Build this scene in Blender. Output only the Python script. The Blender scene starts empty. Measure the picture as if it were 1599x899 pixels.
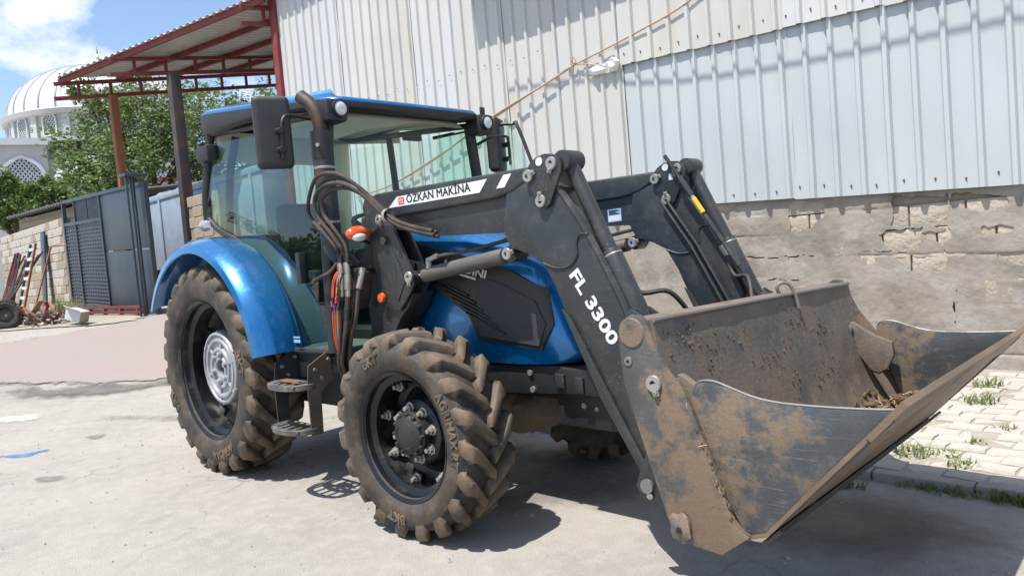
import bpy, bmesh, math, random
from mathutils import Vector, Matrix
R = math.radians
sc = bpy.context.scene
col = sc.collection
random.seed(7)

# ------------------------------------------------------------------ camera
cam_d = bpy.data.cameras.new('camera'); cam = bpy.data.objects.new('camera', cam_d); col.objects.link(cam)
YAW, PITCH, ROLL = 0.766, -0.0511, 0.086
cf = Vector((-math.sin(YAW) * math.cos(PITCH), math.cos(YAW) * math.cos(PITCH), math.sin(PITCH)))
cr0 = Vector((math.cos(YAW), math.sin(YAW), 0)); cu0 = cr0.cross(cf)
cr = cr0 * math.cos(ROLL) - cu0 * math.sin(ROLL); cu = cr0 * math.sin(ROLL) + cu0 * math.cos(ROLL)
mw = Matrix((cr, cu, -cf)).transposed().to_4x4(); mw.translation = (5.3221, -3.1273, 1.4534)
cam.matrix_world = mw
cam_d.sensor_fit = 'HORIZONTAL'; cam_d.sensor_width = 36; cam_d.lens = 1123.16 / 1599 * 36
cam_d.clip_start = .05; cam_d.clip_end = 3000
sc.camera = cam

# ------------------------------------------------------------------ sky and sun
SUN = Vector((-0.03, -0.42, 1.0)).normalized()          # towards the sun
EL = math.asin(SUN.z); AZ = math.atan2(SUN.x, SUN.y)     # rotation from +Y
w = bpy.data.worlds.new('World'); sc.world = w; w.use_nodes = True
nt = w.node_tree; nt.nodes.clear()
wo = nt.nodes.new('ShaderNodeOutputWorld'); bg = nt.nodes.new('ShaderNodeBackground')
sky = nt.nodes.new('ShaderNodeTexSky'); sky.sky_type = 'NISHITA'; sky.sun_disc = False
sky.sun_elevation = EL; sky.sun_rotation = AZ; sky.air_density = 1.0; sky.dust_density = .9; sky.ozone_density = 1.6
bg.inputs['Strength'].default_value = .15
# clouds: white billows over the whole sky, from the view direction on the sky sphere
tc = nt.nodes.new('ShaderNodeTexCoord'); mp = nt.nodes.new('ShaderNodeMapping')
mp.inputs['Scale'].default_value = (1, 1, 1.6); mp.inputs['Location'].default_value = (.35, .16, .26)
n1 = nt.nodes.new('ShaderNodeTexNoise'); n1.inputs['Scale'].default_value = 4.2; n1.inputs['Detail'].default_value = 9; n1.inputs['Roughness'].default_value = .56
rp = nt.nodes.new('ShaderNodeValToRGB'); rp.color_ramp.elements[0].position = .555; rp.color_ramp.elements[1].position = .66
mx = nt.nodes.new('ShaderNodeMixRGB'); mx.inputs[2].default_value = (5.6, 5.7, 5.8, 1)
nt.links.new(tc.outputs['Generated'], mp.inputs['Vector']); nt.links.new(mp.outputs[0], n1.inputs['Vector'])
nt.links.new(n1.outputs['Fac'], rp.inputs[0]); nt.links.new(rp.outputs[0], mx.inputs[0])
nt.links.new(sky.outputs[0], mx.inputs[1]); nt.links.new(mx.outputs[0], bg.inputs['Color']); nt.links.new(bg.outputs[0], wo.inputs[0])
sl = bpy.data.lights.new('sun', 'SUN'); sl.energy = 5.0; sl.angle = R(.53); sl.color = (1, .955, .89)
so = bpy.data.objects.new('sun', sl); col.objects.link(so)
so.rotation_euler = SUN.to_track_quat('Z', 'Y').to_euler(); so.location = (0, -20, 40)
sc.view_settings.view_transform = 'Standard'; sc.view_settings.look = 'None'; sc.view_settings.gamma = 1
sc.view_settings.use_curve_mapping = False; sc.view_settings.exposure = .52
sc.render.engine = 'CYCLES'; sc.cycles.max_bounces = 8; sc.cycles.transparent_max_bounces = 16
sc.cycles.use_denoising = True; sc.cycles.caustics_reflective = False; sc.cycles.caustics_refractive = False

# ------------------------------------------------------------------ materials
MATS = {}
def mat(name, c, rough=.5, metal=0., c2=None, vs=6., vr=(.4, .65), dirt=None, da=.7, ds=3., dr=(.5, .68), bump=0., bs=60., coat=0., spec=.5, dust=None, du=.4, coord='Object', stretch=None, grain=0., gx=None, scratch=0., soft=False, cracks=0., specks=0., worn=None):
    """procedural paint / stone / metal: base colour varied by noise, dirt patches, dust lying on upward faces, bump"""
    m = bpy.data.materials.new(name); m.use_nodes = True; MATS[name] = m
    t = m.node_tree; b = t.nodes['Principled BSDF']; L = t.links.new
    b.inputs['Roughness'].default_value = rough; b.inputs['Metallic'].default_value = metal
    b.inputs['Specular IOR Level'].default_value = spec; b.inputs['Coat Weight'].default_value = coat; b.inputs['Coat Roughness'].default_value = .08
    tcn = t.nodes.new('ShaderNodeTexCoord'); vec = tcn.outputs[coord]
    if stretch:
        mp_ = t.nodes.new('ShaderNodeMapping'); mp_.inputs['Scale'].default_value = stretch; L(vec, mp_.inputs[0]); vec = mp_.outputs[0]
    def noise(s, d=6, r=.6):
        n = t.nodes.new('ShaderNodeTexNoise'); n.inputs['Scale'].default_value = s; n.inputs['Detail'].default_value = d; n.inputs['Roughness'].default_value = r
        L(vec, n.inputs['Vector']); return n.outputs['Fac']
    def ramp(v, lo, hi):
        q = t.nodes.new('ShaderNodeMapRange'); q.inputs['From Min'].default_value = lo; q.inputs['From Max'].default_value = hi; q.clamp = True
        L(v, q.inputs['Value']); return q.outputs['Result']
    def mix(f, a, bb):
        q = t.nodes.new('ShaderNodeMixRGB')
        if isinstance(f, (int, float)): q.inputs[0].default_value = f
        else: L(f, q.inputs[0])
        for i, v in ((1, a), (2, bb)):
            if isinstance(v, tuple): q.inputs[i].default_value = (*v[:3], 1)
            else: L(v, q.inputs[i])
        return q.outputs[0]
    def mul(a, k):
        q = t.nodes.new('ShaderNodeMath'); q.operation = 'MULTIPLY'; L(a, q.inputs[0])
        if isinstance(k, (int, float)): q.inputs[1].default_value = k
        else: L(k, q.inputs[1])
        return q.outputs[0]
    cur = tuple(c)
    if c2 is not None: cur = mix(ramp(noise(vs), *vr), cur, tuple(c2))
    rf = None
    if dirt is not None:
        nz_ = noise(ds, 9, .68)
        if gx:      # caked dirt thickens from x = gx[0] to x = gx[1]
            sp_ = t.nodes.new('ShaderNodeSeparateXYZ'); L(tcn.outputs['Object'], sp_.inputs[0]); q = t.nodes.new('ShaderNodeMapRange')
            q.inputs['From Min'].default_value = gx[0]; q.inputs['From Max'].default_value = gx[1]; q.inputs['To Min'].default_value = -gx[2] * .5; q.inputs['To Max'].default_value = gx[2] * .5; L(sp_.outputs['X'], q.inputs['Value'])
            ad = t.nodes.new('ShaderNodeMath'); L(nz_, ad.inputs[0]); L(q.outputs[0], ad.inputs[1]); nz_ = ad.outputs[0]
        f = mul(ramp(nz_, *dr), da); cur = mix(f, cur, tuple(dirt)); rf = f
    if scratch > 0:
        mp2 = t.nodes.new('ShaderNodeMapping'); mp2.inputs['Rotation'].default_value = (0, .7, 0); mp2.inputs['Scale'].default_value = (6, 6, 110); L(tcn.outputs['Object'], mp2.inputs[0])
        n2 = t.nodes.new('ShaderNodeTexNoise'); n2.inputs['Scale'].default_value = 1.6; n2.inputs['Detail'].default_value = 3; L(mp2.outputs[0], n2.inputs['Vector'])
        cur = mix(mul(ramp(n2.outputs['Fac'], .62, .72), scratch), cur, (.17, .165, .16))
        mp3 = t.nodes.new('ShaderNodeMapping'); mp3.inputs['Rotation'].default_value = (0, -.35, 0); mp3.inputs['Scale'].default_value = (9, 6, 170); L(tcn.outputs['Object'], mp3.inputs[0])
        n4 = t.nodes.new('ShaderNodeTexNoise'); n4.inputs['Scale'].default_value = 1.3; n4.inputs['Detail'].default_value = 2; L(mp3.outputs[0], n4.inputs['Vector'])
        cur = mix(mul(ramp(n4.outputs['Fac'], .66, .74), scratch), cur, (.22, .215, .21))
    if specks > 0:      # dried splashes and dust spots
        v_ = t.nodes.new('ShaderNodeTexVoronoi'); v_.inputs['Scale'].default_value = 55; L(tcn.outputs['Object'], v_.inputs['Vector'])
        cur = mix(mul(mul(ramp(v_.outputs['Distance'], .20, .10), ramp(noise(6, 4, .6), .46, .6)), specks), cur, (.33, .29, .24))
    if worn is not None:    # dry mud rubbed onto the proud edges
        g_ = t.nodes.new('ShaderNodeNewGeometry'); cur = mix(mul(mul(ramp(g_.outputs['Pointiness'], .51, .58), ramp(noise(8, 4, .6), .3, .6)), .85), cur, tuple(worn))
    if cracks > 0:      # hairline cracks and small dark pits
        def vor(s, feat):
            wv = t.nodes.new('ShaderNodeVectorMath'); wv.operation = 'MULTIPLY_ADD'; nn_ = t.nodes.new('ShaderNodeTexNoise'); nn_.inputs['Scale'].default_value = s * 5; nn_.inputs['Detail'].default_value = 6; L(vec, nn_.inputs['Vector'])
            L(nn_.outputs['Color'], wv.inputs[0]); wv.inputs[1].default_value = (.35 / s,) * 3; L(vec, wv.inputs[2])
            v_ = t.nodes.new('ShaderNodeTexVoronoi'); v_.feature = feat; v_.inputs['Scale'].default_value = s; L(wv.outputs[0], v_.inputs['Vector']); return v_.outputs['Distance']
        e1 = ramp(vor(.42, 'DISTANCE_TO_EDGE'), .006, .001); cur = mix(mul(mul(e1, ramp(noise(.7, 3), .45, .6)), cracks), cur, (.12, .115, .105))
        e2 = ramp(vor(26, 'F1'), .16, .07); cur = mix(mul(mul(e2, ramp(noise(3, 3), .5, .66)), .7), cur, (.15, .14, .13))
        cur = mix(mul(ramp(noise(1.7, 7, .7), .58, .74), .45), cur, (.25, .235, .215))
    if dust is not None:
        g = t.nodes.new('ShaderNodeNewGeometry'); s = t.nodes.new('ShaderNodeSeparateXYZ'); L(g.outputs['Normal'], s.inputs[0])
        f = mul(mul(ramp(s.outputs['Z'], .1, .95), ramp(noise(9, 8, .7), .2, .8)), du); cur = mix(f, cur, tuple(dust))
    if grain > 0:
        q = t.nodes.new('ShaderNodeMixRGB'); q.blend_type = 'MULTIPLY'; q.inputs[0].default_value = grain
        n = ramp(noise(170, 3, .7), .3, .7)
        cc = t.nodes.new('ShaderNodeCombineColor'); [L(n, cc.inputs[i]) for i in range(3)]
        if isinstance(cur, tuple): q.inputs[1].default_value = (*cur, 1)
        else: L(cur, q.inputs[1])
        L(cc.outputs[0], q.inputs[2]); cur = q.outputs[0]
    if isinstance(cur, tuple): b.inputs['Base Color'].default_value = (*cur[:3], 1)
    else: L(cur, b.inputs['Base Color'])
    if rf is not None:
        q = t.nodes.new('ShaderNodeMapRange'); q.inputs['To Min'].default_value = rough; q.inputs['To Max'].default_value = .9; L(rf, q.inputs['Value']); L(q.outputs[0], b.inputs['Roughness'])
        if metal > 0:
            q = t.nodes.new('ShaderNodeMapRange'); q.inputs['To Min'].default_value = metal; q.inputs['To Max'].default_value = 0; L(rf, q.inputs['Value']); L(q.outputs[0], b.inputs['Metallic'])
    if bump > 0:
        bn = t.nodes.new('ShaderNodeBump'); bn.inputs['Strength'].default_value = bump; bn.inputs['Distance'].default_value = .02
        L(noise(bs, 5, .6), bn.inputs['Height']); L(bn.outputs[0], b.inputs['Normal'])
    if soft:        # sheet thins out towards its edge (edge weight from the mesh, broken up by noise)
        at = t.nodes.new('ShaderNodeAttribute'); at.attribute_name = 'edge'; o_ = t.nodes['Material Output']
        a1 = t.nodes.new('ShaderNodeMath'); a1.operation = 'ADD'; L(at.outputs['Fac'], a1.inputs[0]); n3 = noise(7, 8, .7); L(n3, a1.inputs[1])
        tr = t.nodes.new('ShaderNodeBsdfTransparent'); ms_ = t.nodes.new('ShaderNodeMixShader'); L(ramp(a1.outputs[0], .62, .62 + soft), ms_.inputs[0]); L(tr.outputs[0], ms_.inputs[1]); L(b.outputs[0], ms_.inputs[2]); L(ms_.outputs[0], o_.inputs[0])
    return m
def glass(name, tint, gl=.12):
    m = bpy.data.materials.new(name); m.use_nodes = True; MATS[name] = m
    t = m.node_tree; t.nodes.remove(t.nodes['Principled BSDF']); o = t.nodes['Material Output']
    tr = t.nodes.new('ShaderNodeBsdfTransparent'); tr.inputs[0].default_value = (*tint, 1)
    g = t.nodes.new('ShaderNodeBsdfGlossy'); g.inputs['Roughness'].default_value = .015; g.inputs[0].default_value = (.93, .97, 1, 1)
    lw = t.nodes.new('ShaderNodeLayerWeight'); fr = t.nodes.new('ShaderNodeMath'); fr.operation = 'POWER'; fr.inputs[1].default_value = 5; t.links.new(lw.outputs['Facing'], fr.inputs[0])
    a = t.nodes.new('ShaderNodeMath'); a.operation = 'ADD'; a.inputs[1].default_value = gl; a.use_clamp = True
    mx_ = t.nodes.new('ShaderNodeMixShader'); L = t.links.new
    L(fr.outputs[0], a.inputs[0]); L(a.outputs[0], mx_.inputs[0]); L(tr.outputs[0], mx_.inputs[1]); L(g.outputs[0], mx_.inputs[2]); L(mx_.outputs[0], o.inputs[0])
    return m
DUST = (.30, .24, .18); MUD = (.17, .105, .06); RUST = (.13, .06, .03)
mat('blue', (.001, .15, .41), .26, .45, c2=(.001, .13, .355), vs=2, dirt=(.14, .13, .12), da=.30, ds=11, dr=(.54, .8), coat=.6, dust=DUST, du=.16, scratch=.05, specks=.35)
mat('loader', (.024, .028, .031), .40, 0, c2=(.034, .038, .041), vs=5, dirt=(.13, .115, .095), da=.40, ds=9, dr=(.52, .78), dust=DUST, du=.18, bump=.03, bs=220, grain=.15, scratch=.12, specks=.5)
mat('black', (.012, .013, .015), .5, c2=(.02, .02, .022), dust=DUST, du=.12)
mat('plastic', (.018, .019, .021), .55, c2=(.026, .026, .028), vs=10, dust=DUST, du=.3, bump=.05, bs=300)
mat('panel', (.012, .012, .013), .45, dirt=(.07, .06, .05), da=.5, ds=4, dr=(.45, .8), dust=DUST, du=.2)
mat('rubber', (.018, .0178, .0175), .62, c2=(.040, .037, .034), vs=5, dirt=(.15, .108, .074), da=.6, ds=6, dr=(.48, .70), bump=.2, bs=90, spec=.35, dust=(.18, .14, .105), du=.45, worn=(.19, .135, .09), specks=.2)
mat('rubber_hose', (.028, .022, .019), .6, dirt=(.12, .08, .05), da=.6, ds=9, dr=(.4, .7))
mat('rim', (.010, .011, .013), .3, .2, dirt=(.13, .115, .10), da=.6, ds=4, dr=(.5, .74), bump=.03, bs=80)
mat('silver', (.35, .36, .385), .5, .25, c2=(.29, .30, .325), vs=9, dirt=(.2, .17, .14), da=.4, ds=8, dr=(.55, .75))
mat('zinc', (.36, .35, .32), .4, .6, dirt=(.2, .15, .1), da=.6, ds=20, dr=(.5, .7))
mat('chrome', (.7, .7, .7), .12, 1.)
mat('bucket', (.066, .074, .083), .45, .15, c2=(.092, .098, .105), vs=8, vr=(.35, .7), dirt=(.215, .15, .095), da=.85, ds=8, dr=(.48, .60), bump=.10, bs=50, grain=.3, gx=(4.62, 4.02, .26), scratch=.7)
mat('end_plate', (.068, .072, .076), .5, .1, c2=(.10, .098, .094), vs=7, dirt=(.21, .142, .088), da=.85, ds=9, dr=(.46, .58), bump=.14, bs=45, grain=.3, gx=(3.72, 4.12, .26), scratch=.3)
mat('bucket_muddy', (.095, .092, .088), .6, c2=(.18, .145, .115), vs=4, vr=(.33, .56), dirt=(.215, .155, .105), da=.8, ds=9, dr=(.50, .60), bump=.15, bs=60, grain=.3)
mat('bucket_floor', (.20, .135, .085), .55, .2, c2=(.10, .075, .055), vs=3, vr=(.42, .7), dirt=(.07, .06, .05), da=.6, ds=5, dr=(.5, .7), stretch=(1, .35, 1), bump=.1, bs=30)
mat('tread_metal', (.06, .06, .06), .55, .2, dirt=(.22, .19, .16), da=.7, ds=9, dr=(.4, .65)); mat('step_mud', (.05, .048, .046), .7, dirt=(.13, .09, .06), da=.9, ds=5, dr=(.38, .6))
mat('steel_edge', (.20, .195, .19), .45, .5, dirt=(.2, .15, .1), da=.6, ds=9, dr=(.45, .65))
mat('mud', (.17, .105, .06), .95, c2=(.115, .072, .042), vs=25, bump=.6, bs=90)
mat('straw', (.5, .4, .2), .9)
mat('cyl_dusty', (.07, .068, .065), .5, .1, c2=(.095, .088, .08), vs=14, dirt=(.15, .125, .10), da=.6, ds=7, dr=(.45, .7), stretch=(.3, 1, 1), dust=DUST, du=.3)
mat('exhaust', (.026, .032, .042), .55, .1, dirt=(.12, .07, .04), da=.5, ds=5, dr=(.5, .75), dust=DUST, du=.1)
mat('exhaust_tip', (.10, .07, .055), .6, .5, c2=(.05, .035, .03), vs=12)
mat('white_decal', (.62, .63, .64), .45); mat('black_ink', (.01, .01, .012), .5); mat('red_ink', (.55, .03, .04), .5); mat('sticker_blue', (.25, .42, .6), .4)
mat('orange_lens', (.75, .10, .015), .2, coat=.6, c2=(.6, .07, .01), vs=30); mat('white_lens', (.75, .75, .72), .15, coat=.7, c2=(.6, .6, .6), vs=40)
mat('headliner', (.78, .74, .62), .85); mat('interior', (.035, .036, .04), .7, dust=DUST, du=.4); mat('trim', (.13, .14, .13), .8); mat('seat_cloth', (.05, .052, .058), .9)
mat('cable_orange', (.6, .14, .02), .5); mat('cable_red', (.5, .03, .02), .5); mat('cable_blue', (.02, .05, .3), .5); mat('cable_yellow', (.6, .4, .03), .5)
glass('cab_glass', (.84, .95, .91), .03); glass('door_glass', (.50, .68, .62), .07)
mat('sheet_white', (.465, .492, .505), .4, .05, c2=(.435, .46, .472), vs=1.2, dirt=(.42, .42, .39), da=.25, ds=2, dr=(.5, .75), stretch=(1, 1, .25))
mat('sheet_cream', (.50, .495, .465), .5, 0, c2=(.47, .475, .465), vs=1.5, dirt=(.42, .33, .23), da=.45, ds=2.5, dr=(.52, .75), stretch=(1, 1, .3))
mat('sheet_grey', (.51, .525, .53), .45, .05, c2=(.54, .53, .51), vs=1.3, dirt=(.42, .36, .28), da=.3, ds=3, dr=(.52, .75), stretch=(1, 1, .25))
mat('screw', (.09, .08, .075), .6, .4)
mat('plaster', (.325, .292, .25), .9, c2=(.235, .208, .172), vs=2.6, vr=(.40, .62), dirt=(.385, .365, .335), da=.75, ds=3.0, dr=(.5, .66), bump=.35, bs=24, grain=.12)
mat('stone', (.44, .385, .315), .9, c2=(.37, .315, .25), vs=7, dirt=(.30, .23, .17), da=.55, ds=10, dr=(.5, .7), bump=.9, bs=26)
mat('mortar', (.30, .25, .20), .95, c2=(.22, .18, .14), vs=9, bump=.5, bs=40)
mat('asphalt', (.465, .435, .39), .9, c2=(.385, .36, .325), vs=.8, vr=(.38, .66), dirt=(.535, .505, .455), da=.7, ds=9, dr=(.45, .7), bump=.55, bs=150, grain=.5, cracks=.6)
mat('asphalt_dark', (.21, .195, .175), .95, c2=(.15, .14, .128), vs=5, bump=.5, bs=60, grain=.4, soft=.5)
mat('pink_concrete', (.36, .285, .27), .9, c2=(.34, .295, .28), vs=1.6, dirt=(.33, .30, .28), da=.7, ds=3, dr=(.5, .72), bump=.3, bs=120, grain=.35, soft=.25)
mat('sand', (.38, .345, .295), .95, c2=(.31, .27, .22), vs=2.5, bump=.5, bs=40, grain=.3)
mat('paver', (.46, .43, .385), .9, c2=(.39, .36, .315), vs=2.2, dirt=(.33, .275, .215), da=.6, ds=9, dr=(.5, .7), bump=.3, bs=60, coord='Object', grain=.2)
mat('paver_b', (.42, .39, .345), .9, c2=(.47, .44, .395), vs=3.1, dirt=(.27, .21, .16), da=.55, ds=5, dr=(.48, .7), bump=.3, bs=60, grain=.2)
mat('kerb', (.36, .34, .31), .9, c2=(.28, .265, .245), vs=5, bump=.3, bs=60, grain=.2)
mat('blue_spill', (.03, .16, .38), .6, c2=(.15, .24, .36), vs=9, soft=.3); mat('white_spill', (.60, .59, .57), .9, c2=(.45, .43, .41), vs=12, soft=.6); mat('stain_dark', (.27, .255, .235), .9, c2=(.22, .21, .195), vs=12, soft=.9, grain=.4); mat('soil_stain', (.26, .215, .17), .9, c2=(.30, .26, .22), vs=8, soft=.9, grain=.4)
mat('red_steel', (.20, .035, .035), .55, c2=(.15, .022, .024), vs=5, dirt=(.16, .09, .06), da=.5, ds=4, dr=(.5, .7))
mat('rust_post', (.30, .11, .045), .7, c2=(.22, .085, .04), vs=3); mat('dark_post', (.05, .042, .042), .7, c2=(.12, .06, .035), vs=3, vr=(.52, .7))
mat('roof_metal', (.55, .53, .48), .5, .2, c2=(.47, .44, .38), vs=2)
mat('gate', (.030, .044, .062), .42, .1, c2=(.036, .052, .072), vs=2, dirt=(.09, .1, .115), da=.4, ds=3, dr=(.5, .75), dust=DUST, du=.3)
mat('block', (.52, .49, .44), .95, c2=(.43, .39, .33), vs=3, dirt=(.52, .50, .46), da=.6, ds=2, dr=(.5, .7), bump=.5, bs=30, grain=.2)
mat('block_tan', (.40, .33, .25), .95, c2=(.33, .27, .20), vs=3, bump=.5, bs=30, grain=.2)
mat('mosque', (.47, .47, .45), .7, c2=(.42, .42, .41), vs=.5); mat('clay_trim', (.42, .44, .46), .6); mat('dome_lead', (.60, .60, .60), .45, .1, c2=(.54, .55, .56), vs=.6)
mat('lattice_hole', (.06, .075, .09), .5); mat('lead_roof', (.40, .43, .46), .5, .2); mat('finial', (.55, .45, .25), .4, .6)
mat('bark', (.11, .08, .055), .95, bump=.6, bs=20); mat('container', (.29, .35, .42), .5, c2=(.25, .31, .38), vs=2, dirt=(.2, .16, .12), da=.4, ds=3)
mat('tyre_old', (.03, .03, .03), .85, dirt=(.2, .16, .12), da=.5, ds=4); mat('wood', (.32, .21, .12), .85, c2=(.22, .14, .08), vs=12, stretch=(1, 1, .2))
mat('white_box', (.55, .55, .55), .6, dirt=(.5, .25, .14), da=.5, ds=4, dr=(.55, .7)); mat('alu', (.6, .6, .6), .35, .8); mat('rope', (.45, .33, .24), .9, c2=(.33, .22, .15), vs=60)
mat('foam', (.75, .74, .7), .9); mat('tarp', (.03, .035, .045), .6, c2=(.3, .3, .33), vs=6); mat('rubble_mix', (.30, .26, .21), .9, c2=(.10, .08, .07), vs=5, vr=(.45, .5), dirt=(.5, .49, .47), da=1, ds=6, dr=(.56, .58)); mat('corr_dark', (.07, .07, .07), .7)
def leafmat(name, a, b, c):
    m = mat(name, a, .5, c2=b, vs=1.1, dirt=c, da=.7, ds=3, dr=(.5, .65), spec=.35)
    t = m.node_tree; bs_ = t.nodes['Principled BSDF']; tl = t.nodes.new('ShaderNodeBsdfTranslucent'); mxs = t.nodes.new('ShaderNodeMixShader'); mxs.inputs[0].default_value = .3
    src = bs_.inputs['Base Color'].links[0].from_socket; t.links.new(src, tl.inputs[0])
    t.links.new(bs_.outputs[0], mxs.inputs[1]); t.links.new(tl.outputs[0], mxs.inputs[2]); t.links.new(mxs.outputs[0], t.nodes['Material Output'].inputs[0])
leafmat('leaf', (.19, .255, .085), (.14, .20, .07), (.26, .31, .13)); leafmat('leaf_b', (.15, .22, .06), (.11, .17, .05), (.2, .26, .09)); leafmat('grass', (.16, .21, .06), (.11, .15, .04), (.3, .27, .13))

# ------------------------------------------------------------------ mesh helpers
def cat(pts, n=6, closed=False):
    """Catmull-Rom through points"""
    P = [Vector(p) for p in pts]; o = []
    N = len(P); rng = range(N if closed else N - 1)
    for i in rng:
        a, b, c, d = (P[(i - 1) % N] if closed or i > 0 else P[0] * 2 - P[1]), P[i], P[(i + 1) % N], (P[(i + 2) % N] if closed or i + 2 < N else P[-1] * 2 - P[-2])
        for k in range(n):
            t = k / n; o.append(.5 * ((2 * b) + (c - a) * t + (2 * a - 5 * b + 4 * c - d) * t * t + (3 * b - a - 3 * c + d) * t ** 3))
    if not closed: o.append(P[-1])
    return o
class MB:
    def __init__(s): s.v = []; s.f = []
    def add(s, vs, fs):
        o = len(s.v); s.v += [Vector(p) for p in vs]; s.f += [tuple(i + o for i in f) for f in fs]; return s
    def box(s, x0, x1, y0, y1, z0, z1, m=None):
        vs = [Vector((x, y, z)) for z in (z0, z1) for y in (y0, y1) for x in (x0, x1)]
        if m is not None: vs = [m @ p for p in vs]
        return s.add(vs, [(0, 2, 3, 1), (4, 5, 7, 6), (0, 1, 5, 4), (2, 6, 7, 3), (0, 4, 6, 2), (1, 3, 7, 5)])
    def prism(s, poly, y0, y1, f=None):
        """outline in (x, z), extruded from y0 to y1"""
        n = len(poly); a = sum(poly[i][0] * poly[(i + 1) % n][1] - poly[(i + 1) % n][0] * poly[i][1] for i in range(n))
        if a < 0: poly = poly[::-1]
        y0, y1 = min(y0, y1), max(y0, y1)
        vs = [(p[0], y0, p[1]) for p in poly] + [(p[0], y1, p[1]) for p in poly]
        if f: vs = [f(*p) for p in vs]
        return s.add(vs, [tuple(range(n)), tuple(range(2 * n - 1, n - 1, -1))] + [(i, i + n, (i + 1) % n + n, (i + 1) % n) for i in range(n)])
    def prism_dir(s, poly3, d):
        """planar outline of 3D points extruded by vector d"""
        n = len(poly3); P = [Vector(p) for p in poly3]; d = Vector(d)
        nn = Vector((0, 0, 0))
        for i in range(n): nn += P[i].cross(P[(i + 1) % n])
        if nn.dot(d) > 0: P = P[::-1]
        return s.add(P + [p + d for p in P], [tuple(range(n)), tuple(range(2 * n - 1, n - 1, -1))] + [(i, i + n, (i + 1) % n + n, (i + 1) % n) for i in range(n)])
    def tube(s, pts, r, n=8, cap=True):
        P = [Vector(p) for p in pts]; k = len(P); rr = r if isinstance(r, (list, tuple)) else [r] * k
        T = [(P[min(i + 1, k - 1)] - P[max(i - 1, 0)]).normalized() for i in range(k)]
        a = Vector((0, 0, 1)) if abs(T[0].z) < .9 else Vector((1, 0, 0)); u = T[0].cross(a).normalized(); vs = []
        for i in range(k):
            u = (u - T[i] * u.dot(T[i])).normalized(); v = T[i].cross(u)
            vs += [P[i] + (u * math.cos(2 * math.pi * j / n) + v * math.sin(2 * math.pi * j / n)) * rr[i] for j in range(n)]
        fs = [(i * n + j, i * n + (j + 1) % n, (i + 1) * n + (j + 1) % n, (i + 1) * n + j) for i in range(k - 1) for j in range(n)]
        if cap: fs += [tuple(range(n - 1, -1, -1)), tuple((k - 1) * n + j for j in range(n))]
        return s.add(vs, fs)
    def lathe(s, prof, n=48, axis='y', c=(0, 0, 0), closed=False):
        """profile of (radius, along-axis) spun round an axis"""
        vs = []; c = Vector(c); k = len(prof)
        for j in range(n):
            a = 2 * math.pi * j / n; ca, sa = math.cos(a), math.sin(a)
            for r, h in prof:
                vs.append(c + (Vector((r * ca, h, r * sa)) if axis == 'y' else Vector((r * ca, r * sa, h)) if axis == 'z' else Vector((h, r * ca, r * sa))))
        fs = []
        for j in range(n):
            j2 = (j + 1) % n
            for i in range(k if closed else k - 1):
                i2 = (i + 1) % k; fs.append((j * k + i, j * k + i2, j2 * k + i2, j2 * k + i))
        return s.add(vs, fs)
    def cyl(s, a, b, r, n=20, r2=None):
        return s.tube([a, b], [r, r if r2 is None else r2], n)
    def grid(s, f, nu, nv):
        vs = [f(i / nu, j / nv) for j in range(nv + 1) for i in range(nu + 1)]
        return s.add(vs, [(j * (nu + 1) + i, j * (nu + 1) + i + 1, (j + 1) * (nu + 1) + i + 1, (j + 1) * (nu + 1) + i) for j in range(nv) for i in range(nu)])
    def mesh(s, name, m, bevel=0., seg=2, ang=38, recalc=True, solid=0.):
        me = bpy.data.meshes.new(name); bm = bmesh.new()
        vv = [bm.verts.new(p) for p in s.v]
        for f in s.f:
            try: bm.faces.new([vv[i] for i in f])
            except ValueError: pass
        bmesh.ops.remove_doubles(bm, verts=bm.verts, dist=1e-5)
        if recalc: bmesh.ops.recalc_face_normals(bm, faces=bm.faces)
        if solid: bmesh.ops.solidify(bm, geom=list(bm.faces), thickness=solid)
        if bevel > 0:
            es = [e for e in bm.edges if len(e.link_faces) == 2 and e.calc_face_angle(0) > R(32)]
            if es: bmesh.ops.bevel(bm, geom=es, offset=bevel, segments=seg, profile=.6, affect='EDGES', clamp_overlap=True)
        bm.to_mesh(me); bm.free()
        for p in me.polygons: p.use_smooth = True
        me.set_sharp_from_angle(angle=R(ang))
        me.materials.append(MATS[m]); return me
    def build(s, name, m, parent=None, **k):
        return link(name, s.mesh(name, m, **k), parent)
def link(name, me, parent=None, loc=None, rot=None, scale=None):
    o = bpy.data.objects.new(name, me); col.objects.link(o)
    if parent is not None: o.parent = parent
    if loc is not None: o.location = loc
    if rot is not None: o.rotation_euler = rot
    if scale is not None: o.scale = scale
    return o
def empty(name, parent=None, loc=(0, 0, 0), rot=(0, 0, 0), scale=None):
    return link(name, None, parent, loc, rot, scale)
def tag(o, label=None, category=None, group=None, kind=None):
    if label: o['label'] = label
    if category: o['category'] = category
    if group: o['group'] = group
    if kind: o['kind'] = kind
    return o
def plate(name, poly, y0, y1, m, parent=None, bevel=.004, **k):
    return MB().prism(poly, y0, y1).build(name, m, parent, bevel=bevel, **k)
def box(name, x0, x1, y0, y1, z0, z1, m, parent=None, bevel=.004, mtx=None, **k):
    return MB().box(x0, x1, y0, y1, z0, z1, mtx).build(name, m, parent, bevel=bevel, **k)
def mirror_copy(o, parent, name=None):
    """a part copied to the tractor's other side (mirrored across its middle)"""
    me = o.data.copy(); me.transform(Matrix.Scale(-1, 4, (0, 1, 0))); me.flip_normals()
    return link(name or o.name.split('.')[0], me, parent)
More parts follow.
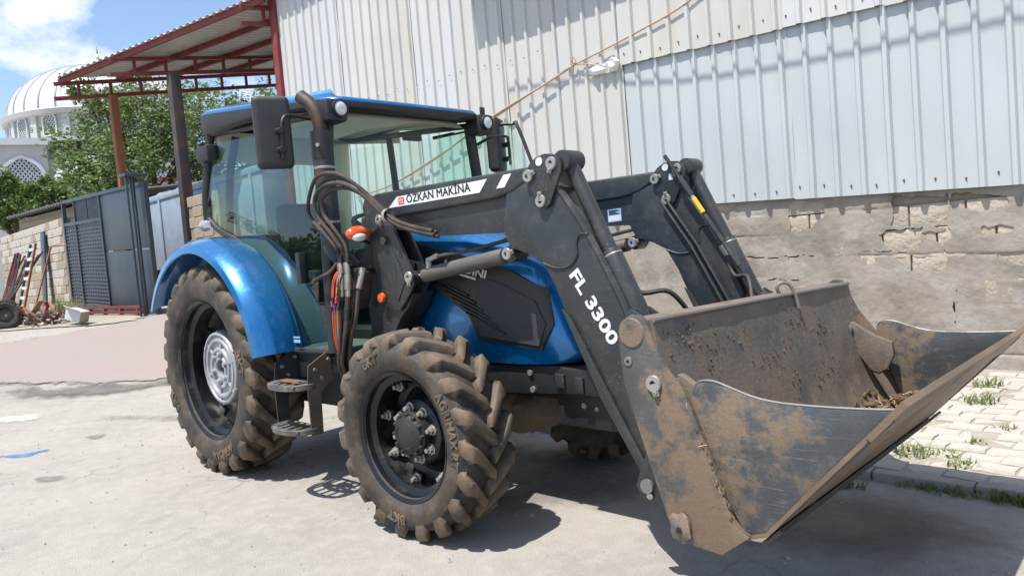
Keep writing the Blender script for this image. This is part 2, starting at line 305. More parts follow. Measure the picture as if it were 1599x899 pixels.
def text(name, body, size, m, parent, org, dx, up, shear=0., off=0., width=None, depth=.0015, align='LEFT', warp=None):
    """lettering as thin solid letters at org, running along dx, letter tops towards up"""
    cu_ = bpy.data.curves.new(name, 'FONT'); cu_.body = body; cu_.size = size; cu_.offset = off; cu_.shear = shear; cu_.extrude = depth; cu_.align_x = align; cu_.resolution_u = 3
    o = bpy.data.objects.new(name, cu_); col.objects.link(o)
    dg = bpy.context.evaluated_depsgraph_get(); dg.update()
    me = bpy.data.meshes.new_from_object(o.evaluated_get(dg)); bpy.data.objects.remove(o); bpy.data.curves.remove(cu_)
    xs = [v.co.x for v in me.vertices]; sx = 1
    if width: sx = width / (max(xs) - min(xs)); x0 = min(xs)
    else: x0 = 0
    dx = Vector(dx).normalized(); up = Vector(up); up = (up - dx * up.dot(dx)).normalized(); nn = dx.cross(up); org = Vector(org)
    for v in me.vertices:
        q = Vector(((v.co.x - x0) * sx, v.co.y, v.co.z))
        v.co = warp(q) if warp else org + dx * q.x + up * q.y + nn * q.z
    me.name = name; me.materials.clear(); me.materials.append(MATS[m])
    return link(name, me, parent)
def irregular(pts, n=5, j=.04, seed=1):
    rn = random.Random(seed); o = []
    for i, p in enumerate(pts):
        q = pts[(i + 1) % len(pts)]
        for k in range(n):
            t = k / n; o.append((p[0] + (q[0] - p[0]) * t + rn.uniform(-j, j), p[1] + (q[1] - p[1]) * t + rn.uniform(-j, j)))
    return o

# ================================================================== the setting
def sstep(t): t = min(max(t, 0), 1); return t * t * (3 - 2 * t)
def gz(x, y=0): return .85 * sstep((-4.6 - x) / 4.6)
def lin(a, b, n): return [a + (b - a) * i / n for i in range(n + 1)]
XS = [-900, -400, -200, -100, -60, -40, -30, -22] + lin(-18, -10, 8)[:-1] + lin(-10, -4, 30)[:-1] + lin(-4, 10, 28) + [14, 20, 40, 100, 300, 900]
YS = [-900, -300, -100, -40, -20, -12] + lin(-8, 8, 32) + [12, 20, 40, 100, 300, 900]
m = MB(); m.add([(x, y, gz(x) + .006 * math.sin(x * 1.7 + y) * math.sin(y * 1.3) * (1 if abs(x) < 20 and x < -3 else 0)) for y in YS for x in XS],
      [(j * len(XS) + i, j * len(XS) + i + 1, (j + 1) * len(XS) + i + 1, (j + 1) * len(XS) + i) for j in range(len(YS) - 1) for i in range(len(XS) - 1)])
tag(m.build('street', 'asphalt', recalc=False), 'pale worn asphalt street surface under the tractor', None, kind='structure')
def segd(x, y, a, b):
    dx, dy = b[0] - a[0], b[1] - a[1]; t = max(0, min(1, ((x - a[0]) * dx + (y - a[1]) * dy) / (dx * dx + dy * dy + 1e-9)))
    return math.hypot(x - a[0] - dx * t, y - a[1] - dy * t)
def ground_patch(name, pts, m_, h=.005, n=6, j=.05, seed=1, cuts=26, soft=0):
    """thin sheet that follows the ground, with an uneven edge"""
    ol = irregular(pts, n, j, seed); bm = bmesh.new()
    f = bm.faces.new([bm.verts.new((x, y, 0)) for x, y in ol])
    xs = [p[0] for p in ol]; ys = [p[1] for p in ol]
    for k in range(1, cuts):
        x = min(xs) + (max(xs) - min(xs)) * k / cuts
        bmesh.ops.bisect_plane(bm, geom=bm.verts[:] + bm.edges[:] + bm.faces[:], plane_co=(x, 0, 0), plane_no=(1, 0, 0))
    for k in range(1, 16):
        y = min(ys) + (max(ys) - min(ys)) * k / 16
        bmesh.ops.bisect_plane(bm, geom=bm.verts[:] + bm.edges[:] + bm.faces[:], plane_co=(0, y, 0), plane_no=(0, 1, 0))
    bmesh.ops.triangulate(bm, faces=bm.faces)
    W_ = soft or .28 * min(max(xs) - min(xs), max(ys) - min(ys)); ew = []
    for v in bm.verts: ew.append(min(1, min(segd(v.co.x, v.co.y, ol[q], ol[q - 1]) for q in range(len(ol))) / W_))
    for v in bm.verts: v.co.z = gz(v.co.x) + h + .006 * (1 if v.co.x < -3 else 0)
    bmesh.ops.recalc_face_normals(bm, faces=bm.faces)
    me = bpy.data.meshes.new(name); bm.to_mesh(me); bm.free()
    for p in me.polygons:
        if p.normal.z < 0: p.flip()
    at = me.attributes.new('edge', 'FLOAT', 'POINT'); at.data.foreach_set('value', ew)
    me.materials.append(MATS[m_]); return link(name, me)
tag(ground_patch('ramp', [(-9.4, 2.3), (-8.5, 1.5), (-8.35, .9), (-8.2, -.1), (-8.0, -1.0), (-7.9, -2.4), (-6.6, -2.4), (-6.3, -1.2), (-5.95, -.55), (-5.55, -.1), (-5.25, .69), (-5.0, 2.6), (-6.0, 4.1), (-9.4, 4.1)], 'pink_concrete', .010, 5, .07, 3, soft=.4), 'pink concrete ramp up to the gate', None, kind='structure')
tag(ground_patch('dirt_path', [(-6.32, -1.03), (-5.87, -.41), (-5.42, .67), (-5.2, 2.2), (-4.75, 2.1), (-4.85, .55), (-4.89, -.09), (-5.35, -.9), (-5.8, -1.15)], 'asphalt_dark', .006, 6, .09, 5), 'dark crumbled strip at the foot of the pink ramp', None, kind='structure')
tag(ground_patch('path', [(-9.6, -.9), (-8.6, .3), (-8.35, .9), (-8.6, 1.75), (-20, 1.75), (-20, -2.2), (-12, -1.8)], 'sand', .008, 6, .12, 8), 'sandy verge in front of the block wall', None, kind='structure')
tag(ground_patch('paint_spill', [(-2.75, -1.9), (-2.5, -1.64), (-2.42, -1.45), (-2.26, -1.32), (-2.3, -1.52), (-2.22, -1.62), (-2.28, -1.72), (-2.55, -1.82)], 'blue_spill', .004, 4, .025, 5, 6), 'thin splash of blue paint on the asphalt', 'spill')
tag(ground_patch('powder_spill', [(-5.0, -1.5), (-4.76, -.97), (-4.42, -.9), (-4.2, -1.2), (-4.5, -1.45)], 'white_spill', .005, 5, .07, 6, 6), 'patch of spilled white powder on the asphalt', 'spill')
for i, pts in enumerate([[(-1.42, -1.82), (-1.2, -1.58), (-1.0, -1.62), (-.98, -1.78), (-1.15, -1.83)], [(-2.66, -1.1), (-2.58, -.86), (-2.4, -.88), (-2.3, -1.05), (-2.45, -1.12)]]):
    tag(ground_patch('stain', pts, 'stain_dark', .004, 5, .03, 20 + i, 4), ['faint dark patch of repaired asphalt nearest the camera', 'faint dark patch of repaired asphalt left of the rear wheel'][i], 'stain')

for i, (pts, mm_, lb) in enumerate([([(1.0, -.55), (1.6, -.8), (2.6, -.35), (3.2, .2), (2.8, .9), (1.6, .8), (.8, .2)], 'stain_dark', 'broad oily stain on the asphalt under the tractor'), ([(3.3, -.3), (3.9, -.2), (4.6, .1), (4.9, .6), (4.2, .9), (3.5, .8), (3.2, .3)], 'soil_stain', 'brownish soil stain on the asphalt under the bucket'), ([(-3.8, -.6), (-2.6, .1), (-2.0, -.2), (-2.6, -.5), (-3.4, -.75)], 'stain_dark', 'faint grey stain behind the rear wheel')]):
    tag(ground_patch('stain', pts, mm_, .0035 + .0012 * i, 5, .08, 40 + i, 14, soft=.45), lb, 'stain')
# pavement along the wall
tag(box('pavement', -4.3, 12, 1.16, 4.4, -.2, .041, 'sand', bevel=0), None, None, kind='structure')
pav = bpy.data.objects['pavement']
rn = random.Random(4)
def paver_mesh(mm):
    a, b, q = .0995, .0805, .012
    ol = [(-a, -b), (-a * .5, -b + q), (0, -b), (a * .5, -b - q + .006), (a, -b), (a - q * .7, 0), (a, b), (a * .5, b - q + .004), (0, b), (-a * .5, b + q - .008), (-a, b), (-a - q * .5 + .004, 0)]
    return MB().add([(x, y, -.03) for x, y in ol] + [(x, y, .024) for x, y in ol], [tuple(range(12))[::-1], tuple(range(12, 24))] + [(i, (i + 1) % 12, (i + 1) % 12 + 12, i + 12) for i in range(12)]).mesh('paver', mm, bevel=.0035, seg=1)
pm = [paver_mesh('paver'), paver_mesh('paver_b')]
for r_ in range(19):
    for k in range(12):
        x = 2.95 + k * .205 + (.1 if r_ % 2 else 0); y = 1.25 + r_ * .167
        if y > 4.12: continue
        link('paver', pm[rn.random() < .4], pav, (x + rn.uniform(-.004, .004), y + rn.uniform(-.004, .004), .024 + rn.uniform(-.009, .006)), (rn.uniform(-.035, .035), rn.uniform(-.035, .035), rn.uniform(-.04, .04)))
km = MB().box(-.245, .245, -.045, .045, -.2, .05).mesh('kerb_stone', 'kerb', bevel=.01)
for k in range(14): link('kerb_stone', km, pav, (1.2 + k * .5, 1.11 + rn.uniform(-.006, .006), rn.uniform(-.012, .008)), (0, rn.uniform(-.01, .01), rn.uniform(-.015, .015)))

# ------------------------------------------------------------------ warehouse: sheet metal over a plastered stone base
WS = .045                                               # the street rises along the wall, so its rows fall towards the front
WD = Vector((math.cos(R(1.5)), math.sin(R(1.5)), 0)); WN = Vector((math.sin(R(1.5)), -math.cos(R(1.5)), 0)); W0 = Vector((0, 4.2363, 0))
def wp(s, d, z): return W0 + WD * s + WN * d + Vector((0, 0, z - WS * s))
ware = tag(empty('warehouse', None, (0, 4.24, 0)), 'long warehouse clad in white ribbed metal sheets over a plastered stone base', 'building')
def WB_(mb): mb.v = [p - Vector((0, 4.24, 0)) for p in mb.v]; return mb
def sheet(s0, n, z0, z1, d, m_, seed, pitch=.24):
    """ribbed sheet of n ribs; bottom edge cut to the row line, a little dented near its screws"""
    rs = random.Random(seed); mb = MB(); S = []
    for k in range(n):
        b = s0 + k * pitch
        S += [(b, 0), (b + .02, 0), (b + .075, .0015), (b + .13, 0), (b + .152, 0), (b + .170, .034), (b + .205, .034), (b + .223, 0)]
    S.append((s0 + n * pitch + .02, 0))
    nz = 14; zz = [z0 + (z1 - z0) * (i / nz) for i in range(nz + 1)]
    wob = [rs.uniform(-.003, .003) for _ in S]; tl = rs.uniform(-.004, .004); ph = rs.uniform(0, 6)
    vs = [wp(s + tl * (z - z0), d + h + w_ * .6 + .0035 * math.sin(z * 5 + s * 3 + ph), z) for z in zz for (s, h), w_ in zip(S, wob)]
    K = len(S); mb.add(vs, [(j * K + i, j * K + i + 1, (j + 1) * K + i + 1, (j + 1) * K + i) for j in range(nz) for i in range(K - 1)])
    o = WB_(mb).build('metal_sheet', m_, ware, recalc=False, ang=20)
    return o
sd = 0
for k in range(8):       # lower right, clean
    sheet(.42 + k * .96, 4, 1.835 + (.012 if k % 3 == 1 else 0), 3.68, .045 + .004 * (k % 2), 'sheet_white', sd); sd += 1
for k in range(8):       # upper right, lapped over the lower ones
    sheet(.40 + k * .96, 4, 3.555 + random.uniform(-.012, .012), 7.6, .085 + .004 * (k % 2), ['sheet_cream', 'sheet_cream', 'sheet_grey', 'sheet_cream'][k % 4], sd); sd += 1
for k in range(8):       # left of the tear: tall sheets
    sheet(-7.0 + k * .925, 4, 1.80, 7.6, .05 + .012 * (k % 2), ['sheet_grey', 'sheet_grey', 'sheet_grey', 'sheet_cream', 'sheet_grey', 'sheet_cream', 'sheet_cream', 'sheet_cream'][k], sd, .231); sd += 1
mb = MB()
rs = random.Random(5)
for k in range(24):
    for (b0, zz_, d) in ((.42 + k * .24 + .06, 1.94, .05), (.40 + k * .24 + .06, 3.66, .09)):
        p = wp(b0 + rs.uniform(-.01, .01), d, zz_ + rs.uniform(-.02, .02)); mb.cyl(p, p + WN * .008, .0085, 8); mb.cyl(p + WN * .003, p + WN * .004 + Vector((.003, 0, -.026)), .003, 5)
for k in range(26):
    p = wp(-6.9 + k * .24 + .06, .075, 3.95 + rs.uniform(-.03, .03)); mb.cyl(p, p + WN * .008, .0085, 8)
tag(WB_(mb).build('screws', 'screw', ware), kind='stuff')
# plaster skin with fallen patches
holes = [[(2.24, 1.70), (2.62, 1.70), (2.59, 1.54), (2.46, 1.41), (2.25, 1.42)], [(3.23, 1.66), (3.69, 1.62), (3.67, 1.34), (3.22, 1.37)], [(3.09, 1.29), (3.18, 1.35), (3.46, 1.34), (3.46, 1.22), (3.4, 1.12), (3.21, 1.12)],
         [(3.21, 1.09), (3.65, 1.07), (3.64, .94), (3.57, .92), (3.35, .96)], [(3.7, 1.64), (4.13, 1.56), (4.14, 1.48), (3.95, 1.44), (3.7, 1.5)], [(3.92, 1.32), (4.17, 1.31), (4.14, 1.25), (3.94, 1.25)],
         [(3.46, 1.29), (3.68, 1.33), (3.7, 1.24), (3.62, 1.17)], [(4.02, 1.09), (4.6, 1.05), (4.5, .92), (4.14, .98)], [(1.35, 1.8), (1.68, 1.76), (1.6, 1.66), (1.4, 1.68)], [(4.7, 1.5), (5.3, 1.45), (5.2, 1.2), (4.8, 1.25)]]
cracks = [[(3.68, 1.65), (3.67, 1.35), (3.62, 1.2), (3.65, 1.05), (3.64, .89)], [(3.72, .78), (3.70, .62), (3.68, .45)], [(1.75, 1.165), (2.1, 1.15), (2.47, 1.145)], [(1.95, .91), (2.15, .905), (2.32, .9)], [(2.9, 1.15), (3.2, 1.13)]]
def inpoly(x, y, p):
    c_ = False; n = len(p)
    for i in range(n):
        a, b = p[i], p[i - 1]
        if (a[1] > y) != (b[1] > y) and x < (b[0] - a[0]) * (y - a[1]) / (b[1] - a[1]) + a[0]: c_ = not c_
    return c_
from mathutils import noise as MN
mb = MB(); cs = .0135; s0, s1 = 1.2, 5.4; ni = int((s1 - s0) / cs); nj = int(1.84 / cs)
hb = [(min(p[0] for p in h) - .05, max(p[0] for p in h) + .05, min(p[1] for p in h) - .05, max(p[1] for p in h) + .05, h) for h in holes]
cb = [(min(p[0] for p in h) - .05, max(p[0] for p in h) + .05, min(p[1] for p in h) - .05, max(p[1] for p in h) + .05, h) for h in cracks]
vid = {}; vs = []; fs = []
def V_(i, j):
    if (i, j) not in vid:
        s = s0 + i * cs; z = j * cs; vid[(i, j)] = len(vs)
        zc = (z + WS * s + .085) / .222; m_ = zc % 1; m_ = min(m_, 1 - m_) * .222; row = round(zc) % 2; row2 = int(zc) % 2; q_ = (s / .458 + (.5 if row2 else 0)) % 1; q_ = min(q_, 1 - q_) * .458
        gr = sstep((MN.noise(Vector((s * 1.5, z * 3.2, 17))) + .12) * 2.2); gr2 = sstep((MN.noise(Vector((s * 1.9, z * 2.6, 31))) + .05) * 2.2)
        h = -.008 * math.exp(-(m_ / .010) ** 2) * gr - .009 * math.exp(-(q_ / .009) ** 2) * gr2 + .006 * gr * (MN.noise(Vector((int(zc) * 3.1, int(s / .458 + (.5 if row2 else 0)) * 1.7, 5))))
        h += .010 * MN.fractal(Vector((s * 1.6, z * 1.6, 3)), 1, 2, 5) + .003 * MN.noise(Vector((s * 14, z * 14, 9)))
        p = W0 + WD * s + WN * (.004 + h) + Vector((0, 0, z)); vs.append(p - Vector((0, 4.24, 0)))
    return vid[(i, j)]
for i in range(ni):
    for j in range(nj):
        s = s0 + (i + .5) * cs; z = (j + .5) * cs
        if z > 1.86 - WS * s: continue
        jx = .03 * MN.noise(Vector((s * 9, z * 9, 1))) + .012 * MN.noise(Vector((s * 35, z * 35, 2))); jz = .03 * MN.noise(Vector((s * 9, z * 9, 5))) + .012 * MN.noise(Vector((s * 35, z * 35, 7)))
        if any(a < s < b and c_ < z < d and inpoly(s + jx, z + jz, h) for a, b, c_, d, h in hb): continue
        if any(a < s < b and c_ < z < d and min(segd(s + jx * .7, z + jz * .7, h[q], h[q + 1]) for q in range(len(h) - 1)) < .0058 for a, b, c_, d, h in cb): continue
        fs.append((V_(i, j), V_(i + 1, j), V_(i + 1, j + 1), V_(i, j + 1)))
from collections import Counter
for _ in range(3):       # round the broken edges
    ec = Counter()
    for f in fs:
        for q in range(4): a, b = f[q], f[(q + 1) % 4]; ec[(min(a, b), max(a, b))] += 1
    nb = {}
    for (a, b), c_ in ec.items():
        if c_ == 1: nb.setdefault(a, []).append(b); nb.setdefault(b, []).append(a)
    new = {a: (vs[a] * 2 + sum((vs[b] for b in l), Vector((0, 0, 0)))) / (2 + len(l)) for a, l in nb.items()}
    for a, p in new.items(): vs[a] = p
mb.v = vs; mb.f = fs
mb.build('plaster', 'plaster', ware, recalc=False, solid=.022, ang=40)
m = MB()
m.add([W0 + WD * s + WN * d + Vector((0, 0, z)) for s in (-7.0, 8.2) for d in (-.5, -.035) for z in (0, 1.95 - WS * s)], [(0, 1, 3, 2), (4, 6, 7, 5), (0, 2, 6, 4), (1, 5, 7, 3), (0, 4, 5, 1), (2, 3, 7, 6)])
WB_(m).build('wall_core', 'mortar', ware)
for (a, b) in ((-7.0, 1.2), (5.4, 8.1)):
    m = MB().add([W0 + WD * s + WN * d + Vector((0, 0, z)) for s in (a, b) for d in (-.03, .004) for z in (0, 1.86 - WS * s)], [(0, 1, 3, 2), (4, 6, 7, 5), (0, 2, 6, 4), (1, 5, 7, 3), (0, 4, 5, 1), (2, 3, 7, 6)])
    WB_(m).build('plaster', 'plaster', ware)
sm_ = [MB().box(-.222, .222, -.03, .02, -.106, .106).mesh('stone_block', 'stone', bevel=.012) for q in range(1)][0]
for r_ in range(9):
    for k in range(9):
        s = 1.3 + k * .458 + (.22 if r_ % 2 else 0); z = .12 + r_ * .222
        if z > 1.7 - WS * s + .1: continue
        if not any(a < s + .25 and b > s - .25 and c_ < z + .12 and d > z - .12 for a, b, c_, d, h in hb): continue
        p = W0 + WD * s + WN * (-.036 + rn.uniform(-.006, .006)) + Vector((0, 0, z)) - Vector((0, 4.24, 0))
        link('stone_block', sm_, ware, p, (0, rn.uniform(-.01, .01), R(1.5)))
# body behind, eave and the lower shade ledge
m = MB().add([W0 + WD * s + WN * d + Vector((0, 0, z - WS * s)) for s in (-6.98, 8.2) for d in (-9, -.02) for z in (1.9, 7.55)], [(0, 1, 3, 2), (4, 6, 7, 5), (0, 2, 6, 4), (1, 5, 7, 3), (0, 4, 5, 1), (2, 3, 7, 6)])
WB_(m).build('inner_wall', 'sheet_grey', ware)
m = MB().add([wp(s, d, z) for s in (-7.2, 8.4) for d in (-9.2, .53) for z in (6.88, 6.98)], [(0, 1, 3, 2), (4, 6, 7, 5), (0, 2, 6, 4), (1, 5, 7, 3), (0, 4, 5, 1), (2, 3, 7, 6)])
WB_(m).build('roof', 'roof_metal', ware)
m = MB().add([wp(s, d, z) for s in (-1.95, 3.2) for d in (.0, .52) for z in (5.30, 5.36)], [(0, 1, 3, 2), (4, 6, 7, 5), (0, 2, 6, 4), (1, 5, 7, 3), (0, 4, 5, 1), (2, 3, 7, 6)])
WB_(m).build('ledge', 'sheet_grey', ware)
m = MB()
for (a, b, c_, d, z0, z1) in ((-7.16, -6.98, .02, .12, .3, 7.3),): m.add([wp(s, q, z) for s in (a, b) for q in (c_, d) for z in (z0, z1)], [(0, 1, 3, 2), (4, 6, 7, 5), (0, 2, 6, 4), (1, 5, 7, 3), (0, 4, 5, 1), (2, 3, 7, 6)])
WB_(m).build('corner_post', 'red_steel', ware, bevel=.006)
# rope and torn foam on the wall
kn = wp(-.24, .11, 3.68)
rp_ = MB().tube(cat([wp(2.4, .13, 4.62), wp(1.41, .12, 4.08), wp(.6, .11, 3.86), kn], 5), .0095, 6)
for q in range(3):
    rp_.tube(cat([kn, wp(-.8 + .05 * q, .13, 3.50 + .012 * q), wp(-1.8, .14 + .01 * q, 3.17 + .012 * q), wp(-2.9, .13, 2.82 - .01 * q), wp(-4.0, .12, 2.5), wp(-5.0, .11, 2.36)], 6), .011, 6)
rp_.tube(cat([kn, wp(-.1, .12, 3.66), wp(.12, .1, 3.60)], 4), .008, 6)
rp_.tube(cat([kn + Vector((0, -.01, 0)), kn + Vector((-.02, -.03, .05)), kn + Vector((.0, -.02, .09)), kn + Vector((.03, -.02, .03)), kn + Vector((.0, -.03, -.03)), kn + Vector((-.02, -.02, -.10))], 4), .008, 6)
tag(rp_.build('rope', 'rope'), 'twisted brown rope strung slantwise across the metal wall', 'rope')
fm = MB(); rs = random.Random(9)
def lump(mb, c, r, sq, seed, n=10):
    rr = random.Random(seed); c = Vector(c)
    ph = [rr.uniform(0, 6) for _ in range(4)]
    def f(u, v):
        a = u * 2 * math.pi; b = (v - .5) * math.pi; d = Vector((math.cos(a) * math.cos(b) * sq[0], math.sin(a) * math.cos(b) * sq[1], math.sin(b) * sq[2]))
        k = 1 + .22 * math.sin(3 * a + ph[0]) * math.cos(b) + .15 * math.sin(5 * b + ph[1] + a * 2)
        return c + d * r * k
    mb.grid(f, n, max(4, n // 2)); return mb
lump(fm, wp(.10, .12, 3.55), .1, (1.5, .4, .6), 1); lump(fm, wp(.32, .13, 3.57), .07, (1.2, .6, 1.2), 2)
tag(fm.build('foam_scrap', 'foam', recalc=True), 'torn scrap of white foam stuck where the wall sheets meet', 'scrap')
# overhead cable that throws the wavy shadow line on the sheets
tag(MB().tube([(x, 3.0 - .05 * math.sin(x), 6.22 - .046 * x + .04 * math.sin(x * .9)) for x in [-1.5 + .4 * i for i in range(24)]], .014, 6).build('overhead_cable', 'black'), 'black overhead cable running along the warehouse above the ledge', 'cable')

# weeds
gm = MB(); rs = random.Random(3)
def tuft(x, y, n, h, sp):
    for _ in range(n):
        a = rs.uniform(0, 6.28); r = sp * math.sqrt(rs.random()); bx, by = x + r * math.cos(a), y + r * math.sin(a) * (.45 if y < 1.16 else 1); hh = h * rs.uniform(.4, 1); t = rs.uniform(0, 6.28); w_ = rs.uniform(.002, .006); ln = rs.uniform(.4, 1.5)
        dx, dy = math.cos(t), math.sin(t); z0 = gz(bx) + (.03 if y > 1.16 and x > 0 else 0)
        A = [(bx - dy * w_, by + dx * w_, z0), (bx + dy * w_, by - dx * w_, z0), (bx + dx * hh * ln * .4 + dy * w_, by + dy * hh * ln * .4 - dx * w_, z0 + hh * .7), (bx + dx * hh * ln * .4 - dy * w_, by + dy * hh * ln * .4 + dx * w_, z0 + hh * .7), (bx + dx * hh * ln, by + dy * hh * ln, z0 + hh)]
        gm.add(A, [(0, 1, 2, 3), (3, 2, 4)])
for x, y, n, h, sp in [(4.05, 3.58, 60, .11, .11), (4.13, 3.04, 90, .09, .13), (4.04, 1.51, 80, .09, .10), (4.33, 1.4, 50, .06, .08), (4.61, 1.03, 60, .08, .10), (4.32, 1.02, 45, .06, .12), (4.15, 1.04, 20, .05, .10), (4.46, 1.03, 22, .05, .10), (4.21, 1.57, 40, .05, .08), (3.88, .9, 40, .05, .1), (3.6, 3.3, 40, .06, .1), (4.4, 2.3, 30, .05, .06), (4.3, 1.9, 26, .05, .05), (3.4, 1.08, 40, .05, .2), (4.75, 1.05, 70, .08, .14)]: tuft(x, y, n, h, sp)
tag(gm.build('weeds', 'grass', recalc=False), 'green weeds and grass in the paving joints and along the kerb', None, kind='stuff')
# loose grit on the street
gm = MB(); rs = random.Random(12)
for _ in range(420):
    x = rs.uniform(-4, 4.8); y = rs.uniform(-2.4, 1.0); r = rs.uniform(.004, .012) * (1 if rs.random() < .9 else 1.8); a = rs.uniform(0, 6)
    P = [Vector((x + r * math.cos(a + k * 2.1) * rs.uniform(.7, 1.2), y + r * math.sin(a + k * 2.1), .001)) for k in range(3)] + [Vector((x, y, r * .9))]
    gm.add(P, [(0, 1, 3), (1, 2, 3), (2, 0, 3)])
tag(gm.build('gravel', 'kerb', recalc=False), 'loose grit scattered over the asphalt', None, kind='stuff')

# ================================================================== the tractor (x forward, y to its left, origin on the ground under the rear axle)
T = tag(empty('tractor'), 'blue tractor with black front loader arms and a raised muddy bucket', 'tractor')
BL = 'loader'
# ------------------------------------------------------------------ wheels
def tyre_mesh(Rt, w_, rr, nl, lh, lean, seed):
    h = w_ / 2; Rc = Rt - lh
    half = [(rr - .02, -h * .70), (rr + .004, -h * .84), (rr + .03, -h * .95), (rr + (Rc - rr) * .45, -h * 1.0), (rr + (Rc - rr) * .72, -h * .985), (Rc - .035, -h * .93), (Rc - .012, -h * .84), (Rc, -h * .62), (Rc + .006, -h * .3), (Rc + .008, 0)]
    prof = half + [(r_, -y) for r_, y in half[-2::-1]]
    m = MB().lathe(prof, 96, 'y')
    rs = random.Random(seed)
    step = 2 * math.pi / nl
    for side in (-1, 1):
        for k in range(nl):
            a0 = k * step + (step / 2 if side > 0 else 0)
            # path of the lug: from the sidewall over the shoulder to just past the middle
            path = [(Rc - .075, h * .965, -.004, .004, .9), (Rc - .035, h * .955, .0, .020, 1.05), (Rc - .002, h * .93, .010, .034, 1.2), (Rt - .008, h * .89, .025, None, 1.2), (Rt, h * .72, lean * .20, None, 1.05), (Rt + .003, h * .42, lean * .52, None, .92), (Rt + .005, h * .12, lean * .85, None, .85), (Rt + .005, -h * .05, lean * 1.0, None, .80)]
            W = .026 * Rt / .55 + .006
            ring = []
            for (r_, y, ang, hh, ws) in path:
                # centre direction at angle a; the nose (middle of the tread) leads in the rolling direction
                a = a0 - ang / Rt
                top = hh is None
                wt = W * ws; wb = W * ws * 1.5
                rb = Rc - .012 if top else r_ - .0
                yb = y * .985 if top else y - hh * .9
                for (rad, yy, ww) in ((rb, yb, -wb), (r_, y, -wt), (r_, y, wt), (rb, yb, wb)):
                    if not top and ww in (-wb, wb): rad, yy = r_ - .012, y - .02
                    if not top and ww in (-wt, wt): rad, yy = r_, y + hh * .32
                    aa = a + ww / max(rad, .1); ring.append(Vector((rad * math.cos(aa), side * yy, rad * math.sin(aa))))
            n = len(path); fs = []
            for i in range(n - 1):
                for j in range(3): fs.append((i * 4 + j, i * 4 + j + 1, (i + 1) * 4 + j + 1, (i + 1) * 4 + j))
            fs += [(0, 1, 2, 3), tuple((n - 1) * 4 + j for j in (3, 2, 1, 0))]
            m.add(ring, fs)
    return m
def wheel(name, loc, rz, side, parts):
    e = empty(name, T, loc, (0, 0, rz), (1, side, 1))
    for pn, me in parts: link(pn, me, e)
    return e
RR, WRr, RRr = .7695, .42, .512
RF, WRf, RFr = .544, .34, .342
rt = tyre_mesh(RR, WRr, RRr, 23, .048, .20, 1).mesh('tyre', 'rubber', bevel=.0045, seg=1, ang=45)
ft = tyre_mesh(RF, WRf, RFr, 19, .046, .17, 2).mesh('tyre', 'rubber', bevel=.0045, seg=1, ang=45)
def rim_profile(r, w_, disc_y, disc_r):
    h = w_ / 2
    return [(r - .018, -h * .78), (r + .002, -h * .86), (r + .006, -h * .82), (r - .006, -h * .74), (r - .016, -h * .70), (r - .022, -h * .52), (r - .055, -h * .42), (r - .062, h * .45), (r - .03, h * .6), (r - .01, h * .8), (r + .004, h * .84), (r - .02, h * .86), (r - .05, h * .6), (r - .075, h * .45)]
rrim = MB().lathe(rim_profile(RRr, WRr, 0, 0), 72).mesh('rim', 'rim', ang=30)
frim = MB().lathe(rim_profile(RFr, WRf, 0, 0), 64).mesh('rim', 'rim', ang=30)
# rear centre: dished black disc with slots + cast silver ring plate
rd = MB().lathe([(.04, -.02), (.2, -.02), (.26, -.005), (.33, .03), (.40, .035), (RRr - .058, .01), (RRr - .058, .03), (.40, .055), (.2, .03), (.04, .03)], 56)
for k in range(8):
    a = k * math.pi / 4 + .2; mt = Matrix.Rotation(-a, 4, 'Y'); rd.box(.385, RRr - .05, .0, .05, -.05, .05, mt)
rdisc = rd.mesh('wheel_disc', 'rim', bevel=.003, seg=1)
hb = MB().lathe([(.062, -.04), (.062, -.075), (.085, -.075), (.09, -.066), (.125, -.066), (.13, -.082), (.15, -.082), (.155, -.066), (.195, -.066), (.20, -.084), (.222, -.084), (.228, -.066), (.245, -.066), (.25, -.086), (.268, -.084), (.275, -.07), (.275, -.02), (.20, -.015), (.062, -.02)], 64, closed=True)
for k in range(6):
    a = k * math.pi / 3 + .3; mt = Matrix.Rotation(-a, 4, 'Y'); hb.box(.085, .26, -.078, -.03, -.013, .013, mt)
    p = mt @ Vector((.105, -.07, 0)); hb.lathe([(.004, -.03), (.02, -.03), (.022, -.0), (.022, .02)], 8, 'y', p)
for k in range(6):
    a = k * math.pi / 3 + .5; p = Vector((.268 * math.cos(a), -.06, .268 * math.sin(a))); hb.lathe([(.002, -.022), (.014, -.020), (.016, .03)], 8, 'y', p)
rhub = hb.mesh('hub_plate', 'silver', bevel=.002, seg=1, ang=30)
raxle = MB().lathe([(.002, -.05), (.05, -.05), (.058, -.045), (.06, .12)], 24).mesh('axle_end', 'black')
fd = MB().lathe([(.05, -.035), (.155, -.035), (.175, -.02), (.20, .04), (.24, .075), (RFr - .062, .06), (RFr - .062, .09), (.2, .09), (.05, .05)], 56).mesh('wheel_disc', 'rim', ang=30)
fh = MB().lathe([(.002, -.12), (.03, -.122), (.05, -.115), (.075, -.11), (.082, -.105), (.10, -.10), (.104, -.085), (.118, -.082), (.12, -.03), (.12, .0)], 40)
for k in range(12):
    a = k * math.pi / 6; fh.lathe([(.002, -.022), (.011, -.02), (.013, .03)], 8, 'y', (.107 * math.cos(a), -.082, .107 * math.sin(a)))
for k in range(3):
    a0 = k * 2.094 + .4; fh.tube([(.068 * math.cos(a0 + q * .18), -.112, .068 * math.sin(a0 + q * .18)) for q in range(6)], .005, 5)
fhub = fh.mesh('hub', 'black', bevel=.001, seg=1, ang=30)
